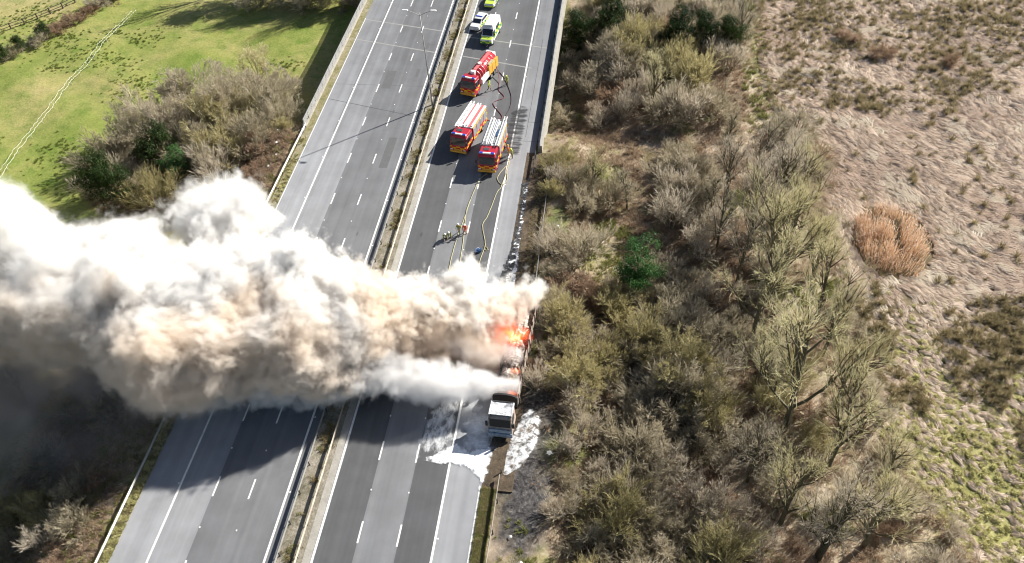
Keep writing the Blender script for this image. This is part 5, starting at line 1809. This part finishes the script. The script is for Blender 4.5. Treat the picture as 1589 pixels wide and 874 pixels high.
def undergrowth():
    rr = random.Random(88)
    sm = bush(201, 9, .8, (15, 85), .012, S=dict(BUSH, seg=(2, 2), wob=(.3, .3), up=(0, 0), kids=(5, 4), ang=((25, 60), (20, 60)), len=((.4, .7), (.5, .8)), tw=.014, **{'from': (.2, .2)}))
    a = loose('litter', MB.mesh(sm.twig, 'litter', M['deadstalk']))
    sm2 = bush(202, 10, .9, (5, 80), .012, S=dict(BUSH, seg=(2, 2), wob=(.3, .3), up=(0, 0), kids=(5, 4), ang=((25, 60), (20, 60)), len=((.4, .7), (.5, .8)), tw=.014, **{'from': (.2, .2)}))
    b = loose('litter', MB.mesh(sm2.twig, 'litter', M['tw_brown']))
    c = tuft(33, 40, .55, 0, .022, 'grassblade', arch=.9)
    d = tuft(34, 40, .7, 0, .022, 'deadstalk', arch=.9)
    pts = []
    for _ in range(15000):
        y = rr.uniform(28, 148)
        x = rr.uniform(18.6, float(marsh_edge(y)) + .5)
        u = mnoise.noise((x * .13, y * .13, 21))
        if (x < 23.5 and 34 < y < 53 or x < 21.5 and 60 < y < 94) and rr.random() < .85:
            continue
        if u < -.2 and rr.random() < .5:
            continue
        k = 2 if u > .36 else rr.choice((0, 0, 1, 3, 3))
        if x > 47 and y > 104 and rr.random() < .7:
            k = 2
        pts.append((x, y, G(x, y) - .03, rr.uniform(-.2, .2), rr.uniform(-.2, .2), rr.uniform(0, 6.28), rr.uniform(.5, 1.25) * (.6 if x < 20.5 else 1), k))
    for _ in range(3800):
        x, y = rr.uniform(-36, -18.3), rr.uniform(26, 70)
        pts.append((x, y, G(x, y) - .03, 0, 0, rr.uniform(0, 6.28), rr.uniform(.5, 1.1), rr.choice((2, 2, 0, 3, 1)) if x > -24 else rr.choice((0, 1, 3, 2))))
    for _ in range(4200):
        x, y = rr.uniform(-54, -18.4), rr.uniform(78, 113)
        if ((x + 37) / 17) ** 2 + ((y - 97) / 15) ** 2 > 1 and x < -24:
            continue
        if y > 99 and x > -24:
            continue
        pts.append((x, y, G(x, y) - .03, 0, 0, rr.uniform(0, 6.28), rr.uniform(.6, 1.2), rr.choice((0, 1, 1, 3, 2))))
    scatter('undergrowth', [a, b, c, d], pts, 'dead stalks, litter and rough grass under the scrub')
    # grass and weeds on the verges and the central strip
    g = tuft(41, 26, .28, 0, .018, 'grassblade', arch=.9)
    h = tuft(42, 26, .4, 0, .018, 'rush', arch=.9)
    i_ = tuft(43, 30, .5, 0, .022, 'rushgreen', arch=.8)
    vp = []
    for _ in range(2600):
        y = rr.uniform(24, 40.8)
        vp.append((rr.uniform(16.75, 17.95), y, .02, 0, 0, rr.uniform(0, 6.28), rr.uniform(.3, .8), rr.choice((0, 0, 1))))
    for _ in range(2400):
        y = rr.uniform(24, 98)
        if y > 50 and rr.random() < .8 or mnoise.noise((0, y * .2, 3)) < -.1:
            continue
        vp.append((rr.uniform(-17.6, -16.8), y, .02, 0, 0, rr.uniform(0, 6.28), rr.uniform(.4, .9), rr.choice((0, 1, 2))))
    for _ in range(3400):
        y = rr.uniform(24, 150)
        if mnoise.noise((5, y * .3, 9)) < .0 or rr.random() < .45:
            continue
        vp.append((rr.gauss(.1, .32), y, .03, 0, 0, rr.uniform(0, 6.28), rr.uniform(.4, 1.1), rr.choice((0, 1, 1, 1))))
    for _ in range(900):
        y = rr.uniform(62, 93)
        vp.append((rr.uniform(17.3, 19.6), y, .0, 0, 0, rr.uniform(0, 6.28), rr.uniform(.3, .8), 1))
    scatter('roadside_grass', [g, h, i_], vp, 'rough grass and weeds along the verges and central strip')


undergrowth()


def reed_clump():
    rr = random.Random(61)
    root = empty('reed_clump', (62.6, 82.0, G(62.6, 82) - .1), 0, 'round clump of standing orange-brown reeds in the pale marsh', 'reeds')
    for nm, mt, n, zz in (('stalks', 'orangereed', 4200, 0), ('plumes', 'reed', 2600, 1)):
        mb = MB()
        for _ in range(n):
            a, q = rr.uniform(0, 6.28), rr.random() ** .55
            q *= 1 + .42 * mnoise.noise((math.cos(a) * 1.7, math.sin(a) * 1.7, 3.3)) + rr.gauss(0, .05) + (abs(rr.gauss(0, .3)) if rr.random() < .22 else 0)
            x, y = math.cos(a) * q * 4.5, math.sin(a) * q * 6.0
            if mnoise.noise((x * .5, y * .5, 7)) < -.28:
                continue
            if (x + .6) ** 2 + (y + .4) ** 2 < 1.1 and rr.random() < .6:
                continue
            h = 2.1 * (1.1 - .55 * q * q) * rr.uniform(.45, 1.1)
            d = Vector((x * .05 + rr.uniform(-.16, .16), y * .04 + rr.uniform(-.16, .16), 1)).normalized()
            s = Vector((rr.uniform(-1, 1), rr.uniform(-1, 1), 0)).normalized() * .02
            p = Vector((x, y, G(62.6 + x, 82 + y) - G(62.6, 82)))
            if zz:
                t = p + d * h
                e = t + (d + Vector((-.5, -.3, -.1))).normalized() * .3
                mb.add([t - s * 2, t + s * 2, e + s, e - s], [(0, 1, 2, 3)])
            else:
                e = p + d * h
                mb.add([p - s, p + s, e + s * .6, e - s * .6], [(0, 1, 2, 3)])
        mb.build(nm, M[mt], root)


reed_clump()


# ------------------------------------------------------------------ pasture: tape fence, rail fence, tracks, litter
def tape_fence():
    pts = [(-66, 89), (-66.4, 93.4), (-67.1, 101.7), (-67.4, 109.9), (-68.3, 117.7), (-67.8, 123.0), (-68.2, 128.5), (-68.3, 135.5), (-68.0, 143.5)]
    root = empty('tape_fence', (0, 0, 0), 0, 'slack white tape fence running crookedly across the pasture', 'fence')
    ps = smooth_path(pts, 6, .14, 3)
    pm = MB().tube((0, 0, -.2), (0, 0, 1.15), .04, .03, 6).mesh('post', M['tape'])
    for i, q in enumerate(ps):
        if i % 3 == 0:
            o = link('post', pm, root)
            o.location = (q.x, q.y, G(q.x, q.y))
    rr = random.Random(4)
    for off, h in ((-.55, .8), (.35, .95)):
        vs, fs = [], []
        fine = []
        for i in range(len(ps) - 1):
            for k in range(4):
                t = k / 4
                q = ps[i].lerp(ps[i + 1], t)
                fine.append((q.x + off + rr.uniform(-.05, .05), q.y, G(q.x, q.y) + h - .12 * math.sin(math.pi * t) + rr.uniform(-.03, .03)))
        for (x, y, z) in fine:
            vs += [(x - .04, y, z), (x + .04, y, z + .02), (x + .015, y, z + .06)]
        for i in range(len(fine) - 1):
            a = i * 3
            fs += [(a, a + 1, a + 4, a + 3), (a + 1, a + 2, a + 5, a + 4)]
        MB().add(vs, fs).build('tape', M['tape'], root)


tape_fence()


def rail_fence():
    root = empty('rail_fence', (0, 0, 0), 0, 'dark wooden two-rail fence in the far pasture at the top left', 'fence')
    a, b = Vector((-92.5, 134.5, 0)), Vector((-83, 147.5, 0))
    pm = MB().box(-.09, .09, -.09, .09, -.2, 1.3).mesh('post', M['wood'])
    q = []
    for i in range(7):
        p = a.lerp(b, i / 6)
        p.z = G(p.x, p.y)
        q.append(p)
        link('post', pm, root).location = p
    for h in (.55, 1.1):
        for i in range(6):
            MB().tube(q[i] + Vector((0, 0, h)), q[i + 1] + Vector((0, 0, h)), .07, .07, 5).build('fence_rail', M['wood'], root)


rail_fence()


def field_tufts():
    rr = random.Random(12)
    t1 = tuft(51, 40, .28, 0, .03, 'pasturegrass', arch=.9)
    pts = []
    cs = [(rr.uniform(-95, -30), rr.uniform(86, 145), rr.uniform(1, 4)) for _ in range(34)]
    for cx, cyy, r in cs:
        for _ in range(int(26 * r)):
            x, y = rr.gauss(cx, r), rr.gauss(cyy, r * .6)
            if x > -24:
                continue
            pts.append((x, y, G(x, y) - .05, 0, 0, rr.uniform(0, 6.28), rr.uniform(.5, 1.0), 0))
    scatter('pasture_tussocks', [t1], pts, 'darker grass tussocks on the pasture')


field_tufts()
rr = random.Random(19)
for i, (x, y, s) in enumerate([(21.5, 87.5, .3), (22.8, 45.2, .3), (21.2, 33.5, .32), (20.0, 36.0, .22), (20.6, 30.6, .25), (23.8, 89.5, .3), (20.6, 73.5, .22), (21.0, 78.5, .2), (-21.2, 94.0, .25), (-20.6, 88.5, .22), (-20.3, 91.2, .2), (-22.0, 97.0, .2)]):
    mb = MB()
    vs = [(rr.uniform(.6, 1) * s * math.cos(t), rr.uniform(.6, 1) * s * math.sin(t), rr.uniform(0, .5) * s) for t in np.linspace(0, 5.6, 7)] + [(0, 0, s * .45)]
    mb.add(vs, [(k, (k + 1) % 7, 7) for k in range(7)])
    o = mb.build('litter_sheet', M['litter'])
    o.location = (x, y, max(G(x, y), -.1) + .12)
    tag(o, ('larger white scrap beside the parapet end', 'white scrap in the scrub right of the foam heap', 'largest white scrap in the lower scrub near the barrier', 'small white scrap right of the grass verge', 'small white scrap by the barrier at the bottom edge', 'white scrap in the bare patch right of the parapet end', 'white scrap by the thin barrier just above the smoke', 'white scrap by the thin barrier farther above the smoke', 'white scrap on the left slope, second from the parapet', 'white scrap on the left slope, closest to the smoke', 'white scrap on the left slope, second from the smoke', 'white scrap on the left slope, closest to the parapet')[i], 'litter', 'scraps of white litter beside the road')


# ------------------------------------------------------------------ smoke: density grid baked by geometry nodes, lit by the sun, its shaded side also tinted brown
class FX:
    """field expressions for geometry nodes"""

    def __init__(self, ng):
        self.ng = ng

    def m(self, op, a, b=None, c=None, clamp=False):
        n = self.ng.nodes.new('ShaderNodeMath')
        n.operation = op
        n.use_clamp = clamp
        for s, v in zip(n.inputs, (a, b, c)):
            if v is None:
                continue
            if hasattr(v, 'is_linked'):
                self.ng.links.new(v, s)
            else:
                s.default_value = v
        return n.outputs[0]

    def curve(self, x, pts):
        """smooth piecewise value of x through pts"""
        lo, hi = pts[0][0], pts[-1][0]
        vs = [p[1] for p in pts]
        vl, vh = min(vs), max(vs) + 1e-6
        n = self.ng.nodes.new('ShaderNodeFloatCurve')
        cm = n.mapping.curves[0]
        P = [((p[0] - lo) / (hi - lo), (p[1] - vl) / (vh - vl)) for p in pts]
        cm.points[0].location = P[0]
        cm.points[-1].location = P[-1]
        for p in P[1:-1]:
            cm.points.new(*p)
        n.mapping.update()
        self.ng.links.new(self.m('DIVIDE', self.m('SUBTRACT', x, lo), hi - lo, clamp=True), n.inputs['Value'])
        return self.m('ADD', self.m('MULTIPLY', n.outputs[0], vh - vl), vl)

    def noise(self, vec, scale, detail=2, rough=.5):
        n = self.ng.nodes.new('ShaderNodeTexNoise')
        n.inputs['Scale'].default_value = scale
        n.inputs['Detail'].default_value = detail
        n.inputs['Roughness'].default_value = rough
        self.ng.links.new(vec, n.inputs['Vector'])
        return n

    def voro(self, vec, scale, detail=1.0, rough=.5):
        n = self.ng.nodes.new('ShaderNodeTexVoronoi')
        n.feature = 'F1'
        n.normalize = True
        n.inputs['Scale'].default_value = scale
        n.inputs['Detail'].default_value = detail
        n.inputs['Roughness'].default_value = rough
        self.ng.links.new(vec, n.inputs['Vector'])
        return n.outputs['Distance']

    def smooth(self, x, a, b):
        n = self.ng.nodes.new('ShaderNodeMapRange')
        n.interpolation_type = 'SMOOTHSTEP'
        for k, v in ((0, x), (1, a), (2, b), (3, 0.0), (4, 1.0)):
            if hasattr(v, 'is_linked'):
                self.ng.links.new(v, n.inputs[k])
            else:
                n.inputs[k].default_value = v
        return n.outputs[0]


def smoke_mat(name, dens, col, brown=None, aniso=0.0):
    m = bpy.data.materials.new(name)
    m.use_nodes = True
    nt = m.node_tree
    nt.nodes.remove(nt.nodes['Principled BSDF'])
    v = nt.nodes.new('ShaderNodeVolumePrincipled')
    v.inputs['Density'].default_value = dens
    v.inputs['Density Attribute'].default_value = 'density'
    v.inputs['Color'].default_value = (*col, 1)
    v.inputs['Anisotropy'].default_value = aniso
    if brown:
        # brown soot mixed unevenly into white steam; low front browner, painting the plume's shaded side
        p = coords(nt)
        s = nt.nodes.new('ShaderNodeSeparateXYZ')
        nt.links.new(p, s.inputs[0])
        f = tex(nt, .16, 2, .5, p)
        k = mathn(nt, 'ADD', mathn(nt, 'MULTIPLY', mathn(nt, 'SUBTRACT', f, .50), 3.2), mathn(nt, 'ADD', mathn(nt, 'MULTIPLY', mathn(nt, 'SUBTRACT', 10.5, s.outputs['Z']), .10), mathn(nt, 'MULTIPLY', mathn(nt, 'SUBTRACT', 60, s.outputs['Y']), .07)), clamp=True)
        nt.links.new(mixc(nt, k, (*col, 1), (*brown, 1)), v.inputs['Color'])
    nt.links.new(v.outputs[0], nt.nodes['Material Output'].inputs['Volume'])
    return m


def volume_object(name, lo, hi, vox, field, mat, label):
    vd = bpy.data.volumes.new(name)
    o = bpy.data.objects.new(name, vd)
    COL.objects.link(o)
    vd.materials.append(mat)
    vd.render.space = 'WORLD'
    vd.render.step_size = vox * 1.6
    ng = bpy.data.node_groups.new(name, 'GeometryNodeTree')
    ng.interface.new_socket('Geometry', in_out='INPUT', socket_type='NodeSocketGeometry')
    ng.interface.new_socket('Geometry', in_out='OUTPUT', socket_type='NodeSocketGeometry')
    go = ng.nodes.new('NodeGroupOutput')
    vc = ng.nodes.new('GeometryNodeVolumeCube')
    fx = FX(ng)
    pos = ng.nodes.new('GeometryNodeInputPosition').outputs[0]
    ng.links.new(field(fx, pos), vc.inputs['Density'])
    vc.inputs['Background'].default_value = 0
    vc.inputs['Min'].default_value = lo
    vc.inputs['Max'].default_value = hi
    for k, a, b in zip('XYZ', lo, hi):
        vc.inputs[f'Resolution {k}'].default_value = int((b - a) / vox)
    sm = ng.nodes.new('GeometryNodeSetMaterial')
    sm.inputs['Material'].default_value = mat
    ng.links.new(vc.outputs[0], sm.inputs[0])
    ng.links.new(sm.outputs[0], go.inputs[0])
    md = o.modifiers.new('grid', 'NODES')
    md.node_group = ng
    return tag(o, label, None, None, 'stuff')


def split(fx, pos):
    n = fx.ng.nodes.new('ShaderNodeSeparateXYZ')
    fx.ng.links.new(pos, n.inputs[0])
    return n.outputs


def plume_field(fx, pos):
    # swirl the coordinates so that nothing runs straight
    wn = fx.noise(pos, .11, 2, .5)
    va = fx.ng.nodes.new('ShaderNodeVectorMath')
    va.operation = 'MULTIPLY_ADD'
    fx.ng.links.new(wn.outputs['Color'], va.inputs[0])
    va.inputs[1].default_value = (5.0, 5.0, 5.0)
    sub = fx.ng.nodes.new('ShaderNodeVectorMath')
    sub.operation = 'ADD'
    fx.ng.links.new(pos, sub.inputs[0])
    sub.inputs[1].default_value = (-2.5, -2.5, -2.5)
    fx.ng.links.new(sub.outputs[0], va.inputs[2])
    q = va.outputs[0]
    x, y, z = split(fx, q)
    x0, y0, z0 = split(fx, pos)
    cyv = fx.curve(x, [(-80, 57), (-45, 56.5), (-28, 54.0), (-15, 53.8), (-2, 54.2), (9, 58.0), (16, 61), (22, 62.6)])
    czv = fx.curve(x, [(-80, 10.5), (-40, 9.5), (-20, 8.2), (0, 6.8), (10, 5.0), (20, 4.2)])
    ryv = fx.curve(x, [(-80, 13.6), (-45, 12.1), (-28, 9.2), (-16, 10.8), (-2, 8.8), (9, 5.4), (17, 3.7), (22, 3.0)])
    rzv = fx.curve(x, [(-80, 11), (-40, 9.3), (-20, 8.8), (0, 6.6), (10, 3.7), (17, 2.7), (22, 2.2)])
    dy = fx.m('DIVIDE', fx.m('SUBTRACT', y, cyv), ryv)
    dz = fx.m('DIVIDE', fx.m('SUBTRACT', z, czv), rzv)
    r = fx.m('SQRT', fx.m('ADD', fx.m('MULTIPLY', dy, dy), fx.m('MULTIPLY', dz, dz)))
    d = fx.m('MULTIPLY', fx.m('SUBTRACT', 1.0, r), rzv)          # metres inside
    down = fx.smooth(x0, 6, -38)                                  # 0 at the fire, 1 far downwind
    v1 = fx.m('MULTIPLY', fx.m('SUBTRACT', fx.noise(q, .12, 1, .5).outputs['Fac'], .5), fx.m('ADD', 6.0, fx.m('MULTIPLY', down, 5.0)))
    v2 = fx.m('MULTIPLY', fx.m('SUBTRACT', .42, fx.voro(q, .36, 3.0, .66)), fx.m('SUBTRACT', 3.6, fx.m('MULTIPLY', down, 1.4)))
    n3 = fx.m('MULTIPLY', fx.m('SUBTRACT', fx.noise(q, .42, 6, .72).outputs['Fac'], .5), 5.2)
    d = fx.m('ADD', fx.m('ADD', d, v1), fx.m('ADD', v2, n3))
    # fine curls eat into the outer metre or two
    hf = fx.noise(q, 1.0, 5, .74).outputs['Fac']
    d = fx.m('SUBTRACT', d, fx.m('MULTIPLY', fx.m('SUBTRACT', 1.0, fx.smooth(d, .0, 3.4)), fx.m('MULTIPLY', fx.smooth(hf, .34, .68), 2.4)))
    # one puff thrown up over the far verge
    py, pz = fx.m('SUBTRACT', y, 65.6), fx.m('SUBTRACT', z, 11.4)
    px = fx.m('MULTIPLY', fx.m('ADD', x, 16.0), .72)
    pr_ = fx.m('SQRT', fx.m('ADD', fx.m('ADD', fx.m('MULTIPLY', py, py), fx.m('MULTIPLY', pz, pz)), fx.m('MULTIPLY', px, px)))
    d = fx.m('MAXIMUM', d, fx.m('ADD', fx.m('SUBTRACT', 4.2, pr_), fx.m('ADD', fx.m('MULTIPLY', v2, 1.5), fx.m('MULTIPLY', n3, 1.3))))
    # starts on the trailer
    d = fx.m('SUBTRACT', d, fx.m('MULTIPLY', fx.smooth(fx.m('ADD', x0, fx.m('MULTIPLY', fx.m('SUBTRACT', 61, y0), .35)), 19.0, 22.0), 6.0))
    # ragged, thin underside and front downwind
    thin = fx.m('MULTIPLY', fx.smooth(x0, 8, -12), fx.m('SUBTRACT', 1.0, fx.smooth(fx.m('ADD', z0, fx.m('MULTIPLY', fx.m('SUBTRACT', y0, 48), .35)), 1.0, 7.0)))
    soft = fx.m('ADD', fx.m('ADD', .9, fx.m('MULTIPLY', down, 1.6)), fx.m('MULTIPLY', thin, 3.0))
    den = fx.m('POWER', fx.m('DIVIDE', d, soft, clamp=True), 1.4)
    den = fx.m('MULTIPLY', den, fx.m('SUBTRACT', 1.0, fx.m('ADD', fx.m('MULTIPLY', thin, .55), fx.m('MULTIPLY', down, .3))))
    return fx.m('MULTIPLY', fx.m('MULTIPLY', den, fx.smooth(z0, .0, .9)), fx.smooth(x0, -81, -66))


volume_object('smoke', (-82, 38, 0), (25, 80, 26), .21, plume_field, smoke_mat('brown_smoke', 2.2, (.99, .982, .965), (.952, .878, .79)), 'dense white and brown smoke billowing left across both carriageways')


def jet(x0_, y_, z_, x1_, r0, r1, rise, seed):
    def field(fx, pos):
        wn = fx.noise(pos, .22, 2, .5)
        va = fx.ng.nodes.new('ShaderNodeVectorMath')
        va.operation = 'MULTIPLY_ADD'
        fx.ng.links.new(wn.outputs['Color'], va.inputs[0])
        va.inputs[1].default_value = (2.6, 2.6, 2.6)
        sub = fx.ng.nodes.new('ShaderNodeVectorMath')
        sub.operation = 'ADD'
        fx.ng.links.new(pos, sub.inputs[0])
        sub.inputs[1].default_value = (-1.3, -1.3, -1.3)
        fx.ng.links.new(sub.outputs[0], va.inputs[2])
        q = va.outputs[0]
        x, y, z = split(fx, q)
        L = x0_ - x1_
        t = fx.m('DIVIDE', fx.m('SUBTRACT', x0_, x), L, clamp=True)
        rad = fx.m('ADD', r0, fx.m('MULTIPLY', t, r1 - r0))
        dy = fx.m('SUBTRACT', y, y_)
        dz = fx.m('SUBTRACT', z, fx.m('ADD', z_, fx.m('MULTIPLY', fx.m('POWER', t, .7), rise)))
        r = fx.m('SQRT', fx.m('ADD', fx.m('MULTIPLY', dy, dy), fx.m('MULTIPLY', dz, dz)))
        d = fx.m('SUBTRACT', rad, r)
        v1 = fx.m('MULTIPLY', fx.m('SUBTRACT', .40, fx.voro(q, .55, 2.0, .55)), fx.m('MULTIPLY', rad, 2.3))
        n3 = fx.m('MULTIPLY', fx.m('SUBTRACT', fx.noise(q, .8, 5, .7).outputs['Fac'], .5), 2.2)
        d = fx.m('ADD', d, fx.m('ADD', v1, n3))
        xx = split(fx, pos)[0]
        d = fx.m('SUBTRACT', d, fx.m('MULTIPLY', fx.smooth(xx, x0_ - .6, x0_ + .6), 4.0))
        d = fx.m('SUBTRACT', d, fx.m('MULTIPLY', fx.smooth(xx, x1_ + 5, x1_ - 2), 5.0))
        return fx.m('DIVIDE', d, .5, clamp=True)
    return field


volume_object('steam', (-28, 40, .3), (20.5, 60, 12), .2, jet(19.6, 50.9, 2.4, -22, .8, 4.6, 2.1, 1), smoke_mat('white_steam', 1.1, (.97, .965, .96)), 'white steam streaming left from the front of the trailer')
volume_object('brown_smoke', (-14, 46, .3), (20, 66, 12), .28, jet(17.4, 56.4, 2.4, -10, 1.8, 5.0, 3.0, 2), smoke_mat('thin_brown_smoke', .5, (.88, .76, .64)), 'thin brown smoke drifting left from the large flames')

volume_object('steam', (8, 51, 1.2), (20.6, 59, 7), .17, jet(19.6, 55.0, 2.5, 8, .6, 1.9, 1.2, 4), smoke_mat('grey_steam', .6, (.96, .94, .92)), 'short grey-white smoke streak across the middle of the trailer')



def low_haze(fx, pos):
    x, y, z = split(fx, pos)
    n = fx.noise(pos, .16, 4, .6).outputs['Fac']
    n2 = fx.noise(pos, .45, 4, .65).outputs['Fac']
    edge = fx.m('MULTIPLY', fx.smooth(x, -8, -30), fx.smooth(y, 36.0, 48.0))
    top = fx.m('SUBTRACT', 1.0, fx.smooth(z, 3.0, 9.0))
    d = fx.m('MULTIPLY', fx.m('MULTIPLY', edge, top), fx.m('MULTIPLY', fx.smooth(n, .36, .66), fx.smooth(n2, .25, .65)))
    d = fx.m('MULTIPLY', d, fx.m('ADD', 1.0, fx.m('MULTIPLY', fx.smooth(y, 46, 53), 3.5)))
    return fx.m('MULTIPLY', d, fx.smooth(x, -85, -75))


volume_object('smoke', (-85, 34, -6.5), (5, 60, 10), .5, low_haze, smoke_mat('low_smoke', .17, (.62, .60, .60)), 'thin grey smoke hanging low in the shadow under the plume')


# ------------------------------------------------------------------ flames: small glowing volumes on the trailer
def fire_mat():
    m = bpy.data.materials.new('flame')
    m.use_nodes = True
    nt = m.node_tree
    nt.nodes.remove(nt.nodes['Principled BSDF'])
    v = nt.nodes.new('ShaderNodeVolumePrincipled')
    v.inputs['Density'].default_value = .25
    v.inputs['Color'].default_value = (.25, .12, .06, 1)
    at = N(nt, 'ShaderNodeAttribute', attribute_name='density')
    nt.links.new(ramp(nt, at.outputs['Fac'], [(0.0, (.5, .03, .004)), (.45, (1.0, .085, .012)), (.8, (1.0, .17, .035)), (1.0, (1.0, .33, .12))]), v.inputs['Emission Color'])
    nt.links.new(mathn(nt, 'MULTIPLY', mathn(nt, 'POWER', at.outputs['Fac'], 1.5), FIRE), v.inputs['Emission Strength'])
    nt.links.new(v.outputs[0], nt.nodes['Material Output'].inputs['Volume'])
    return m


FIRE = 1.35


def flame(c, size, label):
    """flame body leaning downwind, edges torn by noise"""
    cx, cy_, cz = c
    sx, sy, sz = size

    def field(fx, pos):
        wn = fx.noise(pos, .8, 2, .6)
        va = fx.ng.nodes.new('ShaderNodeVectorMath')
        va.operation = 'MULTIPLY_ADD'
        fx.ng.links.new(wn.outputs['Color'], va.inputs[0])
        va.inputs[1].default_value = (sx, sy * .9, sz * .8)
        sub = fx.ng.nodes.new('ShaderNodeVectorMath')
        sub.operation = 'ADD'
        fx.ng.links.new(pos, sub.inputs[0])
        sub.inputs[1].default_value = (-sx * .5, -sy * .45, -sz * .4)
        fx.ng.links.new(sub.outputs[0], va.inputs[2])
        x, y, z = split(fx, va.outputs[0])
        dx = fx.m('DIVIDE', fx.m('SUBTRACT', x, cx), sx)
        dy = fx.m('DIVIDE', fx.m('SUBTRACT', y, cy_), sy)
        # rises as it drifts left
        dz = fx.m('DIVIDE', fx.m('SUBTRACT', fx.m('ADD', z, fx.m('MULTIPLY', fx.m('SUBTRACT', x, cx), .35)), cz), sz)
        r = fx.m('SQRT', fx.m('ADD', fx.m('ADD', fx.m('MULTIPLY', dx, dx), fx.m('MULTIPLY', dy, dy)), fx.m('MULTIPLY', dz, dz)))
        d = fx.m('SUBTRACT', 1.05, r)
        d = fx.m('ADD', d, fx.m('MULTIPLY', fx.m('SUBTRACT', fx.noise(va.outputs[0], 1.5, 4, .65).outputs['Fac'], .55), 1.5))
        return fx.m('MULTIPLY', d, 1.3, clamp=True)
    o = volume_object('flame', (cx - 2.2 * sx, cy_ - 2 * sy, max(1.2, cz - 2 * sz)), (cx + 1.8 * sx, cy_ + 2 * sy, cz + 2.4 * sz), .13, field, M['flame'], label)
    del o['kind']
    tag(o, None, 'fire', 'flames on the burning lorry')


M['flame'] = fire_mat()
flame((17.8, 57.9, 2.8), (2.3, 1.9, 1.2), 'large orange flames pouring left from the middle of the trailer')
flame((18.7, 53.3, 2.4), (.8, .45, .4), 'small orange flame between two streaks of white smoke on the trailer')
flame((18.8, 50.4, 2.4), (.7, .4, .4), 'small orange flame at the front of the trailer behind the cab')
